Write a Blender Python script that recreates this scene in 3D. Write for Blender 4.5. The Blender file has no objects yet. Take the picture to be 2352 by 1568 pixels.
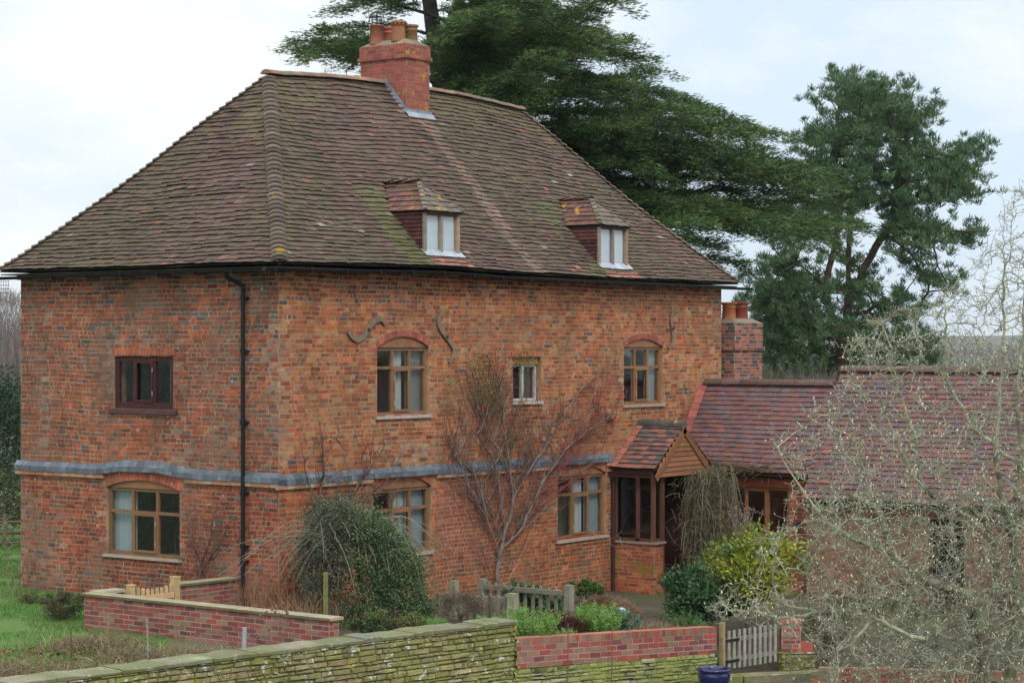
import bpy, math, random
import numpy as np
from mathutils import Vector, noise
rnd = random.Random(7)
rng = np.random.default_rng(11)
scene = bpy.context.scene
COL = scene.collection
# ------------------------------------------------------------------ camera frame
CAM = Vector((-25.9, -23.87, 4.45))
CR, CD = Vector((.592, -.806, 0)), Vector((.806, .592, 0))     # camera right / depth on plan
FPX, CX, HY = 4800.0, 1176.0, 790.0
def RD(r, d, z=0.0):
    p = CAM + CR*r + CD*d
    return Vector((p.x, p.y, z))
def at(px, py, d):
    """point at horizontal depth d seen in that direction"""
    return RD((px-CX)/FPX*d, d, CAM.z + (HY-py)/FPX*d)
def on_v(px, py, v=0.0):
    k = (px-CX)/FPX; d = (v-CAM.y)/(CD.y + CR.y*k); return at(px, py, d)
def on_u(px, py, u=0.0):
    k = (px-CX)/FPX; d = (u-CAM.x)/(CD.x + CR.x*k); return at(px, py, d)
def rd_of(x, y):
    return ((x-CAM.x)*CR.x+(y-CAM.y)*CR.y, (x-CAM.x)*CD.x+(y-CAM.y)*CD.y)
def sm(a, b, x):
    t = max(0.0, min(1.0, (x-a)/(b-a))); return t*t*(3-2*t)
def ground_z(x, y):
    r, d = rd_of(x, y)
    return -.08 - .54*sm(-4, 3.5, r) - .02*max(0, min(10, d-40)) - 14*sm(70, 330, d)
# ------------------------------------------------------------------ mesh builder
class MB:
    def __init__(s):
        s.v = []; s.f = []; s.c = []; s.bulkv = []; s.bulkf = []; s.bulkc = []
    def face(s, pts, c=(.5, .5, .5)):
        n = len(s.v); s.v.extend([tuple(p) for p in pts]); s.f.append(tuple(range(n, n+len(pts)))); s.c.append(c)
    def box(s, o, a, b, c, col=(.5, .5, .5), jit=0.0):
        o, a, b, c = Vector(o), Vector(a), Vector(b), Vector(c)
        P = [o, o+a, o+a+b, o+b, o+c, o+a+c, o+a+b+c, o+b+c]
        if jit: P = [p+Vector((rnd.uniform(-jit, jit), rnd.uniform(-jit, jit), rnd.uniform(-jit, jit))) for p in P]
        n = len(s.v); s.v.extend([tuple(p) for p in P])
        for q in ((0, 3, 2, 1), (4, 5, 6, 7), (0, 1, 5, 4), (1, 2, 6, 5), (2, 3, 7, 6), (3, 0, 4, 7)):
            s.f.append(tuple(n+i for i in q)); s.c.append(col)
    def tube(s, pts, rad, n=8, col=(.5, .5, .5), caps=True):
        pts = [Vector(p) for p in pts]; m = len(pts)
        if not hasattr(rad, '__len__'): rad = [rad]*m
        base = len(s.v); up = Vector((0, 0, 1)); prev = None
        for i, p in enumerate(pts):
            t = (pts[min(i+1, m-1)]-pts[max(i-1, 0)]).normalized()
            if prev is None:
                a = t.cross(up if abs(t.z) < .9 else Vector((1, 0, 0))).normalized()
            else:
                a = (prev - t*prev.dot(t)).normalized()
            prev = a; b = t.cross(a)
            for k in range(n):
                an = 2*math.pi*k/n
                s.v.append(tuple(p+(a*math.cos(an)+b*math.sin(an))*rad[i]))
        for i in range(m-1):
            for k in range(n):
                s.f.append((base+i*n+k, base+i*n+(k+1) % n, base+(i+1)*n+(k+1) % n, base+(i+1)*n+k)); s.c.append(col)
        if caps:
            s.f.append(tuple(base+k for k in range(n))[::-1]); s.c.append(col)
            s.f.append(tuple(base+(m-1)*n+k for k in range(n))); s.c.append(col)
    def lathe(s, o, prof, n=20, col=(.5, .5, .5)):
        o = Vector(o); base = len(s.v)
        for r, z in prof:
            for k in range(n):
                a = 2*math.pi*k/n; s.v.append((o.x+r*math.cos(a), o.y+r*math.sin(a), o.z+z))
        for i in range(len(prof)-1):
            for k in range(n):
                s.f.append((base+i*n+k, base+i*n+(k+1) % n, base+(i+1)*n+(k+1) % n, base+(i+1)*n+k)); s.c.append(col)
    def bulk(s, V, F, C):
        s.bulkv.append(np.asarray(V, dtype=np.float64)); s.bulkf.append(np.asarray(F)); s.bulkc.append(np.asarray(C, dtype=np.float64))
    def build(s, name, mat, parent=None, smooth=False, **props):
        loc = Vector(parent['org']) if parent is not None and 'org' in parent else Vector((0, 0, 0))
        if parent is None and props.get('org') is not None: loc = Vector(props['org'])
        me = bpy.data.meshes.new(name)
        nv = len(s.v); V = [np.array(s.v, dtype=np.float64).reshape(-1, 3)] if s.v else []
        loops = [i for f in s.f for i in f]; tot = [len(f) for f in s.f]
        L = [np.array(loops, dtype=np.int64)]; T = [np.array(tot, dtype=np.int64)]
        Cc = [np.array(s.c, dtype=np.float64).reshape(-1, 3)] if s.c else []
        off = nv
        for bv, bf, bc in zip(s.bulkv, s.bulkf, s.bulkc):
            V.append(bv); L.append((bf+off).reshape(-1)); T.append(np.full(len(bf), bf.shape[1])); Cc.append(bc); off += len(bv)
        V = np.concatenate(V) - np.array(loc); L = np.concatenate(L); T = np.concatenate(T); Cc = np.concatenate(Cc)
        me.vertices.add(len(V)); me.vertices.foreach_set('co', V.astype(np.float32).ravel())
        me.loops.add(len(L)); me.loops.foreach_set('vertex_index', L.astype(np.int32))
        me.polygons.add(len(T)); st = np.concatenate([[0], np.cumsum(T)[:-1]])
        me.polygons.foreach_set('loop_start', st.astype(np.int32)); me.polygons.foreach_set('loop_total', T.astype(np.int32))
        me.update(calc_edges=True)
        at_ = me.attributes.new('tint', 'FLOAT_COLOR', 'FACE')
        at_.data.foreach_set('color', np.concatenate([np.clip(Cc, 0, 1), np.ones((len(Cc), 1))], 1).astype(np.float32).ravel())
        me.polygons.foreach_set('use_smooth', [bool(smooth)]*len(T))
        me.materials.append(mat)
        o = bpy.data.objects.new(name, me); COL.objects.link(o)
        if parent is not None: o.parent = parent
        else: o.location = loc
        o['org'] = list(loc)
        for k, v in props.items():
            if k != 'org': o[k] = v
        return o
def thing(name, label, cat, loc=(0, 0, 0), group=None):
    o = bpy.data.objects.new(name, None); COL.objects.link(o); o.location = loc; o.empty_display_size = .3
    o['label'] = label; o['category'] = cat; o['org'] = list(loc)
    if group: o['group'] = group
    return o
def sub(b, name, mat, part, **k):       # sub-part: the part itself sits at its parent's origin
    part_org = part['org']; o = b.build(name, mat, part, **k); return o
# ------------------------------------------------------------------ bulk helpers
def unit(a): return a/np.maximum(np.linalg.norm(a, axis=1, keepdims=True), 1e-9)
def leaves(mb, P, D, L, W, C):
    """rhombus leaves from P along D"""
    n = len(P); D = unit(D); L = np.broadcast_to(L, (n,))[:, None]; W = np.broadcast_to(W, (n,))[:, None]
    S = unit(np.cross(D, rng.normal(size=(n, 3)))); mid = P+D*L*.45
    V = np.stack([P, mid+S*W/2, P+D*L, mid-S*W/2], 1).reshape(-1, 3)
    mb.bulk(V, np.arange(4*n).reshape(n, 4), np.broadcast_to(C, (n, 3)))
def frusta(mb, P0, P1, r0, r1, n, C):
    e = len(P0)
    if e == 0: return
    T = unit(P1-P0); ref = np.where(np.abs(T[:, 2:3]) > .9, np.array([[1., 0, 0]]), np.array([[0, 0, 1.]]))
    A = unit(np.cross(T, ref)); B = np.cross(T, A); V = []
    for k in range(n):
        an = 2*math.pi*k/n; o = A*math.cos(an)+B*math.sin(an)
        V.append(P0+o*r0[:, None]); V.append(P1+T*0.4*r1[:, None]+o*r1[:, None])
    V = np.stack(V, 1).reshape(-1, 3); base = np.arange(e)[:, None, None]*2*n
    q = np.array([[2*k, 2*((k+1) % n), 2*((k+1) % n)+1, 2*k+1] for k in range(n)])[None]
    mb.bulk(V, (base+q).reshape(-1, 4), np.repeat(np.broadcast_to(C, (e, 3)), n, axis=0))
def grow(seeds, targets, seg=.25, wig=.12, lift=0.0):
    """seeds: list of (parent_index_or_-1, polyline); each target is joined to the nearest node by a crooked twig"""
    P = []; par = []
    for at_i, line in seeds:
        last = at_i
        line = [Vector(p) for p in line]
        if at_i >= 0: line = [Vector(P[at_i])]+line
        elif at_i == -2:
            j = int(np.argmin(np.linalg.norm(np.array(P)-np.array(line[0]), axis=1))); last = j; line = [Vector(P[j])]+line[1:]
        else:
            P.append(tuple(line[0])); par.append(-1); last = len(P)-1
        for a, b in zip(line[:-1], line[1:]):
            k = max(1, int((b-a).length/seg))
            for i in range(1, k+1):
                q = a.lerp(b, i/k)+Vector([rnd.uniform(-1, 1)*wig*seg*.5 for _ in range(3)])
                P.append(tuple(q)); par.append(last); last = len(P)-1
    A = np.zeros((len(P)+len(targets)*14+10, 3)); n = len(P); A[:n] = np.array(P)
    T = np.asarray(targets)
    base = A[:n].copy()
    dist = np.array([np.min(((base-t)**2).sum(1)) for t in T]) if len(T) else np.array([])
    tips = []
    for ti in np.argsort(dist + rng.random(len(T))*.3):
        t = T[ti]; dd = ((A[:n]-t)**2).sum(1); j = int(np.argmin(dd)); L = math.sqrt(dd[j])
        k = min(12, max(1, int(L/seg))); p0 = A[j].copy(); bow = rng.normal(size=3)*L*wig; bow[2] -= lift*L
        last = j
        for i in range(1, k+1):
            f = i/k; q = p0+(t-p0)*f+bow*4*f*(1-f)*.5+rng.normal(size=3)*seg*.08
            A[n] = q; par.append(last); last = n; n += 1
        tips.append(last)
    A = A[:n].copy(); pr = np.array(par); ok = pr >= 0; idx = np.where(ok)[0]
    for _ in range(2):                           # take the kinks out of every limb
        cs = np.zeros_like(A); cn = np.zeros(n); np.add.at(cs, pr[idx], A[idx]); np.add.at(cn, pr[idx], 1)
        m = ok & (cn > 0); A[m] = .5*A[m]+.25*A[pr[m]]+.25*cs[m]/cn[m][:, None]
    return A, pr, tips
def radii(par, tip, expo, cap=None):
    n = len(par); cnt = np.zeros(n); has = np.zeros(n, bool)
    for i in range(n-1, -1, -1):
        if not has[i]: cnt[i] = 1
        if par[i] >= 0: cnt[par[i]] += cnt[i]; has[par[i]] = True
    r = tip*cnt**expo
    return np.minimum(r, cap) if cap else r
def emit_tree(mb, A, par, r, colf, n_hi=7, n_lo=3, thr=.02):
    idx = np.where(par >= 0)[0]; p = par[idx]
    C = colf(A[idx], r[idx])
    big = r[idx] > thr
    for m, nn in ((big, n_hi), (~big, n_lo)):
        if m.any(): frusta(mb, A[p[m]], A[idx[m]], np.minimum(r[p[m]], r[idx[m]]*1.6), r[idx[m]], nn, C[m])
def in_poly(x, y, poly):
    c = False; n = len(poly); j = n-1
    for i in range(n):
        xi, yi = poly[i]; xj, yj = poly[j]
        if (yi > y) != (yj > y) and x < (xj-xi)*(y-yi)/(yj-yi)+xi: c = not c
        j = i
    return c
def sample_poly(poly, n, dens=None):
    xs = [p[0] for p in poly]; ys = [p[1] for p in poly]; out = []
    while len(out) < n:
        x = rnd.uniform(min(xs), max(xs)); y = rnd.uniform(min(ys), max(ys))
        if in_poly(x, y, poly) and (dens is None or rnd.random() < dens(x, y)): out.append((x, y))
    return out
def vary(c, n, s=.2, h=.06):
    c = np.array(c)[None]*(1+rng.normal(size=(n, 1))*s); return np.clip(c*(1+rng.normal(size=(n, 3))*h), .003, 1)
def cv(c, s=.15, h=.04):
    k = 1+rnd.gauss(0, s); return tuple(max(.004, min(1, x*k*(1+rnd.gauss(0, h)))) for x in c)
# ------------------------------------------------------------------ materials
MATS = {}
def material(name, rough=.85, var=.25, vscale=3.0, bump=(60, .3), spots=(), spec=.3, color=None, metallic=0, coat=0, fine=None, translucent=0):
    m = bpy.data.materials.new(name); m.use_nodes = True; nt = m.node_tree; N = nt.nodes; L = nt.links
    b = N['Principled BSDF']; b.inputs['Roughness'].default_value = rough; b.inputs['Specular IOR Level'].default_value = spec
    b.inputs['Metallic'].default_value = metallic; b.inputs['Coat Weight'].default_value = coat
    geo = N.new('ShaderNodeNewGeometry'); pos = geo.outputs['Position']
    if color: 
        c = N.new('ShaderNodeRGB'); c.outputs[0].default_value = (*color, 1); out = c.outputs[0]
    else:
        a = N.new('ShaderNodeAttribute'); a.attribute_name = 'tint'; out = a.outputs['Color']
    def noise_fac(scale, lo, hi, detail=4, rough_=.6, a=0.0, b_=1.0):
        n = N.new('ShaderNodeTexNoise'); n.inputs['Scale'].default_value = scale; n.inputs['Detail'].default_value = detail
        n.inputs['Roughness'].default_value = rough_; L.new(pos, n.inputs['Vector'])
        r = N.new('ShaderNodeMapRange'); r.inputs['From Min'].default_value = lo; r.inputs['From Max'].default_value = hi
        r.inputs['To Min'].default_value = a; r.inputs['To Max'].default_value = b_
        L.new(n.outputs['Fac'], r.inputs['Value']); return r.outputs['Result']
    if var:
        for sc in (vscale, vscale*7):
            mx = N.new('ShaderNodeVectorMath'); mx.operation = 'SCALE'; L.new(out, mx.inputs[0])
            L.new(noise_fac(sc, .3, .7, a=1-var, b_=1+var), mx.inputs['Scale']); out = mx.outputs[0]
    for colr, sc, lo, hi, amt in spots:
        mx = N.new('ShaderNodeMix'); mx.data_type = 'RGBA'; L.new(out, mx.inputs['A']); mx.inputs['B'].default_value = (*colr, 1)
        L.new(noise_fac(sc, lo, hi, detail=5, rough_=.65, b_=amt), mx.inputs['Factor']); out = mx.outputs['Result']
    L.new(out, b.inputs['Base Color'])
    if bump:
        n = N.new('ShaderNodeTexNoise'); n.inputs['Scale'].default_value = bump[0]; n.inputs['Detail'].default_value = 4; L.new(pos, n.inputs['Vector'])
        bp = N.new('ShaderNodeBump'); bp.inputs['Strength'].default_value = bump[1]; bp.inputs['Distance'].default_value = .01
        L.new(n.outputs['Fac'], bp.inputs['Height']); L.new(bp.outputs[0], b.inputs['Normal'])
    if translucent:
        t = N.new('ShaderNodeBsdfTranslucent'); L.new(out, t.inputs['Color']); ms = N.new('ShaderNodeMixShader'); ms.inputs[0].default_value = translucent
        L.new(b.outputs[0], ms.inputs[1]); L.new(t.outputs[0], ms.inputs[2]); L.new(ms.outputs[0], N['Material Output'].inputs['Surface'])
    MATS[name] = m; return m
WHITE = (.55, .53, .47)
M_brick = material('weathered_brick', .92, .28, .9, (45, .5), [((.24, .165, .09), .8, .48, .68, .42), ((.34, .27, .20), 3.4, .56, .70, .42), ((.52, .46, .38), 10, .65, .69, .7), ((.075, .05, .04), 1.5, .56, .74, .55), ((.15, .05, .03), 5, .56, .72, .5), ((.10, .07, .05), 14, .60, .70, .55)])
M_brick_l = material('grimy_brick', .92, .28, .9, (45, .5), [((.22, .17, .13), 1.1, .48, .66, .45), ((.50, .46, .40), 9, .635, .675, .75), ((.075, .055, .045), 1.6, .54, .74, .55), ((.15, .125, .05), 2.6, .58, .75, .35), ((.17, .05, .03), 5, .56, .72, .5), ((.09, .065, .05), 14, .60, .70, .55)])
M_newbrick = material('garden_brick', .9, .1, 2, (50, .4), [((.34, .20, .17), 4, .55, .75, .35)])
M_tile = material('roof_tile', .9, .16, 1.3, (70, .3), [((.11, .10, .05), 1.1, .46, .70, .5), ((.46, .45, .42), 9, .70, .73, .8), ((.09, .07, .065), 2.2, .56, .76, .4)])
M_tile2 = material('wing_tile', .85, .13, 2.0, (70, .3), [((.30, .27, .27), 5, .55, .75, .35), ((.09, .08, .05), 1.6, .6, .8, .35)])
M_bonnet = material('hip_tile', .88, .2, 3.0, (60, .5), [((.10, .09, .05), 3, .50, .70, .45), ((.48, .26, .02), 2.6, .64, .68, .85), ((.42, .41, .38), 15, .66, .71, .6)])
M_lead = material('lead_sheet', .45, .2, 5, (30, .15), [((.34, .37, .41), 6, .52, .7, .5)], spec=.5)
M_black = material('black_pipe', .5, .05, 4, None, spec=.25, color=(.012, .012, .014))
M_wood = material('stained_timber', .6, .12, 6, (90, .3), [((.42, .24, .13), 9, .6, .75, .35)])
M_oldwood = material('weathered_timber', .85, .2, 8, (90, .5), [((.16, .18, .09), 5, .55, .7, .4)])
M_iron = material('rusty_iron', .8, .2, 8, (90, .4))
M_terra = material('terracotta', .85, .15, 4, (60, .3), [((.42, .25, .03), 5, .58, .66, .5), ((.12, .10, .06), 3, .6, .75, .5)])
M_stone = material('mossy_stone', .95, .28, 2.5, (35, .7), [((.24, .25, .055), 1.1, .34, .60, .7), ((.07, .07, .04), .9, .56, .72, .55), ((.09, .085, .035), 3.4, .54, .70, .6), ((.62, .64, .58), 7.0, .60, .63, .95), ((.45, .36, .04), 2.1, .60, .68, .6)])
M_cope = material('stone_coping', .95, .2, 3, (30, .7), [((.16, .17, .055), 1.8, .36, .6, .7), ((.42, .42, .37), 9, .60, .66, .7)])
M_slab = material('sandstone_slab', .9, .15, 4, (30, .5), [((.12, .12, .05), 9, .6, .7, .4)])
M_render = material('painted_render', .8, .1, 3, (40, .2))
M_leaf = material('leaf', .5, .15, 6, None, spec=.4, translucent=.25)
M_needle = material('needle', .65, .15, 1.2, None, spec=.3, translucent=.15)
M_bark = material('bark', .95, .25, 6, (40, .6), [((.14, .15, .05), 3, .5, .65, .4)])
M_twig = material('twig', .9, .2, 5, None)
M_ground_dummy = None
M_grass = material('grass_blade', .7, .1, 1, None, translucent=.3)
M_cloth = material('curtain_cloth', .9, .05, 3, None)
M_glaze = material('blue_glaze', .12, .2, 6, (20, .1), spec=.6, coat=.6)
M_plain = material('plain', .8, .1, 4, None)
def glass_mat(name, tint, rough=.02, boost=1.3):
    m = bpy.data.materials.new(name); m.use_nodes = True; nt = m.node_tree; N = nt.nodes; L = nt.links; N.clear()
    o = N.new('ShaderNodeOutputMaterial'); mx = N.new('ShaderNodeMixShader'); t = N.new('ShaderNodeBsdfTransparent'); g = N.new('ShaderNodeBsdfGlossy')
    t.inputs[0].default_value = (*tint, 1); g.inputs['Roughness'].default_value = rough; g.inputs[0].default_value = (.95, .97, 1, 1)
    ge = N.new('ShaderNodeNewGeometry'); dt = N.new('ShaderNodeVectorMath'); dt.operation = 'DOT_PRODUCT'; L.new(ge.outputs['Incoming'], dt.inputs[0]); L.new(ge.outputs['Normal'], dt.inputs[1])
    ab = N.new('ShaderNodeMath'); ab.operation = 'ABSOLUTE'; L.new(dt.outputs['Value'], ab.inputs[0]); iv = N.new('ShaderNodeMath'); iv.operation = 'SUBTRACT'; iv.inputs[0].default_value = 1; L.new(ab.outputs[0], iv.inputs[1])
    pw = N.new('ShaderNodeMath'); pw.operation = 'POWER'; L.new(iv.outputs[0], pw.inputs[0]); pw.inputs[1].default_value = 4; fr = N.new('ShaderNodeMath'); fr.operation = 'ADD'; fr.inputs[1].default_value = .07; L.new(pw.outputs[0], fr.inputs[0])
    mu = N.new('ShaderNodeMath'); mu.operation = 'MULTIPLY'; mu.inputs[1].default_value = boost
    mu.use_clamp = True
    tc = N.new('ShaderNodeNewGeometry'); nz = N.new('ShaderNodeTexNoise'); nz.inputs['Scale'].default_value = 2.2; nz.inputs['Detail'].default_value = 1
    bp = N.new('ShaderNodeBump'); bp.inputs['Strength'].default_value = .25; bp.inputs['Distance'].default_value = .02
    L.new(tc.outputs['Position'], nz.inputs['Vector']); L.new(nz.outputs['Fac'], bp.inputs['Height']); L.new(bp.outputs[0], g.inputs['Normal'])
    L.new(fr.outputs[0], mu.inputs[0]); L.new(mu.outputs[0], mx.inputs[0]); L.new(t.outputs[0], mx.inputs[1]); L.new(g.outputs[0], mx.inputs[2]); L.new(mx.outputs[0], o.inputs[0])
    return m
M_glass = glass_mat('window_glass', (.86, .9, .89))
M_glass2 = glass_mat('shade_tinted_glass', (.34, .36, .35), .12, 1.1)  # tint darkened so the porch interior reads as deep shade
# ------------------------------------------------------------------ wall planes
class Plane:
    def __init__(s, o, sd, nd): s.o, s.s, s.n = Vector(o), Vector(sd), Vector(nd)
    def p(s, a, z, n=0.0): q = s.o+s.s*a+s.n*n; return Vector((q.x, q.y, s.o.z+z))
    def box(s, mb, a0, a1, z0, z1, n0, n1, col, jit=0):
        mb.box(s.p(a0, z0, n0), s.s*(a1-a0), s.n*(n1-n0), Vector((0, 0, z1-z0)), col, jit)
def free(ops, z, s0, s1, ring=True):
    iv = [(s0, s1)]
    for o in ops:
        a, b, z0, z1, rise, th = o[:6]
        t = th if ring else 0.0
        if z < z0 or z > z1+rise+(t if rise else t): continue
        if z <= z1: x0, x1 = a, b
        elif rise > 0:
            c = b-a; R = (c*c/4+rise*rise)/(2*rise); cz = z1+rise-R; h = z-cz; RR = R+t
            if h >= RR: continue
            hw = math.sqrt(RR*RR-h*h); lim = (c/2)*RR/R
            hw = min(hw, lim); m = (a+b)/2; x0, x1 = m-hw, m+hw
        else: x0, x1 = a, b
        niv = []
        for p, q in iv:
            if x1 <= p or x0 >= q: niv.append((p, q)); continue
            if x0 > p: niv.append((p, x0))
            if x1 < q: niv.append((x1, q))
        iv = niv
    return iv
def backing(mb, pl, s0, s1, z0, z1, ops, col, depth=.3, sides=True):
    zs = {z0, z1}
    for o in ops:
        a, b, p, q, rise = o[:5]
        zs |= {p, q}
        if rise: zs |= {q+rise*k/8 for k in range(1, 9)}
    zs = sorted(z for z in zs if z0 <= z <= z1)
    for a, b in zip(zs[:-1], zs[1:]):
        for p, q in free(ops, a+1e-4, s0, s1, ring=False):
            mb.face([pl.p(p, a), pl.p(q, a), pl.p(q, b), pl.p(p, b)], col)
            mb.face([pl.p(p, a, -depth), pl.p(q, a, -depth), pl.p(q, b, -depth), pl.p(p, b, -depth)], (.5, .48, .43))
    for o in ops:
        a, b, p, q = o[:4]
        for x in (a, b): mb.face([pl.p(x, p), pl.p(x, q), pl.p(x, q, -depth), pl.p(x, p, -depth)], col)
        mb.face([pl.p(a, p), pl.p(b, p), pl.p(b, p, -depth), pl.p(a, p, -depth)], col)
        if not o[4]: mb.face([pl.p(a, q), pl.p(b, q), pl.p(b, q, -depth), pl.p(a, q, -depth)], col)
def lay_bricks(mb, pl, s0, s1, z0, z1, ops, pal, course=.079, L=.23, H=.112, joint=.015, proud=(.0005, .006), wob=.03, jit=.005, bond='mixed', quoin=True, ztop=None):
    n = max(1, round((z1-z0)/course)); course = (z1-z0)/n
    for i in range(n):
        za = z0+i*course; zc = za+course*.5; s = s0-(rnd.uniform(0, .1) if bond != 'stretcher' else (L/2 if i % 2 else 0)); flip = rnd.random() < .5
        segs = free(ops, zc, s0, s1)
        row_head = bond == 'mixed' and rnd.random() < .3
        while s < s1:
            if bond == 'stretcher': w = L
            elif bond == 'flemish': w = L if flip else H; flip = not flip
            else:
                w = (H if row_head and rnd.random() < .8 else (L if rnd.random() < .62 else H))*rnd.uniform(.86, 1.1)
            a, b = s, s+w; s = b
            for p, q in segs:
                x0, x1 = max(a, p)+joint/2, min(b, q)-joint/2
                if bond == 'mixed': x0 += rnd.uniform(-.002, .007); x1 -= rnd.uniform(-.002, .007)
                if x1-x0 < .025: continue
                c = pal((x0+x1)/2, zc, i, w)
                if c is None: continue
                pr = rnd.uniform(*proud); w0 = wob*noise.noise((x0*.8, zc*.3, 3.1)); w1 = wob*noise.noise((x1*.8, zc*.3, 3.1))
                if ztop: w0 += (ztop(x0)-z1)*1.0; w1 += (ztop(x1)-z1)*1.0
                zl, zh = za+joint/2, za+course-joint/2
                if bond == 'mixed': zl += rnd.uniform(-.003, .006); zh -= rnd.uniform(-.003, .007)
                J = lambda: rnd.uniform(-jit, jit)
                F = [pl.p(x0+J(), zl+w0+J(), pr), pl.p(x1+J(), zl+w1+J(), pr), pl.p(x1+J(), zh+w1+J(), pr), pl.p(x0+J(), zh+w0+J(), pr)]
                Bk = [pl.p(x0, zl+w0, -.003), pl.p(x1, zl+w1, -.003), pl.p(x1, zh+w1, -.003), pl.p(x0, zh+w0, -.003)]
                nn = len(mb.v); mb.v.extend([tuple(v) for v in F+Bk])
                mb.f.extend([(nn, nn+1, nn+2, nn+3), (nn, nn+4, nn+5, nn+1), (nn+1, nn+5, nn+6, nn+2), (nn+2, nn+6, nn+7, nn+3), (nn+3, nn+7, nn+4, nn)]); mb.c.extend([c]*5)
def arch_ring(mb, pl, a, b, zs, rise, th, n, pal, depth=.12, proud=.012, gap=.05, mortar=(.5, .45, .38)):
    c = b-a; R = (c*c/4+rise*rise)/(2*rise); cz = zs+rise-R; m = (a+b)/2; A = math.asin(min(1, c/2/R))
    Q = lambda an, r, nn: pl.p(m+r*math.sin(an), cz+r*math.cos(an), nn)
    for k in range(n):
        t0 = -A+2*A*k/n; t1 = -A+2*A*(k+1)/n
        mb.face([Q(t0, R, .004), Q(t1, R, .004), Q(t1, R+th, .004), Q(t0, R+th, .004)], mortar)
        g = (t1-t0)*gap; t0 += g; t1 -= g; col = pal()
        F = [Q(t0, R+.002, proud), Q(t1, R+.002, proud), Q(t1, R+th-.004, proud), Q(t0, R+th-.004, proud)]
        B = [Q(t0, R+.002, -depth), Q(t1, R+.002, -depth), Q(t1, R+th-.004, -depth), Q(t0, R+th-.004, -depth)]
        nn = len(mb.v); mb.v.extend([tuple(v) for v in F+B])
        mb.f.extend([(nn, nn+1, nn+2, nn+3), (nn, nn+4, nn+5, nn+1), (nn+1, nn+5, nn+6, nn+2), (nn+2, nn+6, nn+7, nn+3), (nn+3, nn+7, nn+4, nn)]); mb.c.extend([col]*5)
HAZE = 0.00013
# ================================================================== FARMHOUSE
U1, W = 14.5, 6.48
house = thing('farmhouse', 'two storey red brick farmhouse with a mossy hipped tile roof and two dormers', 'house', (0, 0, -.3))
PF = Plane((0, 0, 0), (1, 0, 0), (0, -1, 0))       # long front, runs along +x
PL = Plane((0, 0, 0), (0, 1, 0), (-1, 0, 0))       # short end facing the lawn, runs along +y
ZB = -1.0; ZT = 5.74
MORT_F = (.38, .235, .125); MORT_L = (.31, .225, .15)
def weather_and_eave_shade(c, s, z, left):
    for o in (OPL if left else OPF):
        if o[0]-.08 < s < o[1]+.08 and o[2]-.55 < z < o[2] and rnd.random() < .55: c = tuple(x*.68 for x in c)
        if (abs(s-o[0]) < .16 or abs(s-o[1]) < .16) and o[2] < z < o[3]+.3 and rnd.random() < .3: c = tuple(.6*a+.4*b for a, b in zip(c, (.44, .36, .29)))
    if z > 5.3 and rnd.random() < .75*(z-5.3)/.4+.15: c = tuple(x*.48 for x in c)  # grime under the eaves, deepened so the brick colour carries the eave shade
    if z < .35+.3*noise.noise((s, 1, 2)) and rnd.random() < .5: c = tuple(.6*a+.4*b for a, b in zip(c, (.10, .09, .05)))
    if s < .30+.12*noise.noise((z*2, 4, 4)) and 2.4 < z < 5.0 and rnd.random() < .62: c = tuple(.6*a+.4*b for a, b in zip(c, (.36, .31, .26)))
    if left:
        t = noise.noise((s*.7, z*.7, 12))
        if 2.3 < z < 3.9 and .9 < s < 2.9 and rnd.random() < .38+t: c = tuple(.65*a+.35*b for a, b in zip(c, (.36, .32, .27)))
        if abs(s-(5.85+.12*noise.noise((z*1.5, 7, 7)))) < .09 and 2.6 < z < 5.2 and rnd.random() < .7: c = tuple(.5*a+.5*b for a, b in zip(c, (.36, .32, .26)))
        if 4.1 < z < 4.75 and 2.8 < s < 4.4 and rnd.random() < .4: c = tuple(.5*a+.5*b for a, b in zip(c, (.40, .30, .24)))
        if z < 1.7 and s > 5.3 and rnd.random() < .5+t: c = tuple(.5*a+.5*b for a, b in zip(c, (.24, .19, .15)))
    else:
        if .5 < s-6.9 < 1.6 and 2.3 < z < 3.4 and rnd.random() < .35: c = tuple(.5*a+.5*b for a, b in zip(c, (.34, .31, .26)))
        if s > 13.9 and z > 3.4 and rnd.random() < .3: c = tuple(.5*a+.5*b for a, b in zip(c, (.42, .34, .28)))
        if 2.3 < z < 2.75 and 2.2 < s < 4.5 and rnd.random() < .4: c = tuple(.45*a+.55*b for a, b in zip(c, (.42, .36, .30)))
    return c
def front_pal(s, z, row, w):
    r = rnd.random()
    up = z > 2.15
    pd = .03
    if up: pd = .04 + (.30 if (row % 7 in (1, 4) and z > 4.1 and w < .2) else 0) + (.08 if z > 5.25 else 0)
    if z < .2 and s > 9: pd = .2
    if 9.1 < s < 11.5 and .45 < z < .95: pd = .45
    if r < pd: return cv(rnd.choice([(.10, .08, .085), (.15, .09, .08), (.20, .09, .07), (.20, .08, .06)]), .15)
    if up:
        tan = .10 + (.30 if s > 9.5 and z < 4.3 else .08)
        c = (.39, .21, .11) if rnd.random() < tan else rnd.choice([(.41, .125, .055), (.37, .11, .05), (.45, .15, .065), (.31, .09, .05), (.26, .085, .055), (.39, .145, .07)])
    else:
        c = rnd.choice([(.44, .13, .055), (.40, .11, .05), (.36, .10, .05), (.31, .085, .05), (.43, .145, .065)])
        if noise.noise((s*.5, z*.9, 8)) > .18: c = rnd.choice([(.32, .095, .07), (.36, .11, .075), (.29, .09, .07)])
    return cv(tuple(x*k for x, k in zip(weather_and_eave_shade(c, s, z, 0), (.92, .86, .80))), .12, .05)
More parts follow.
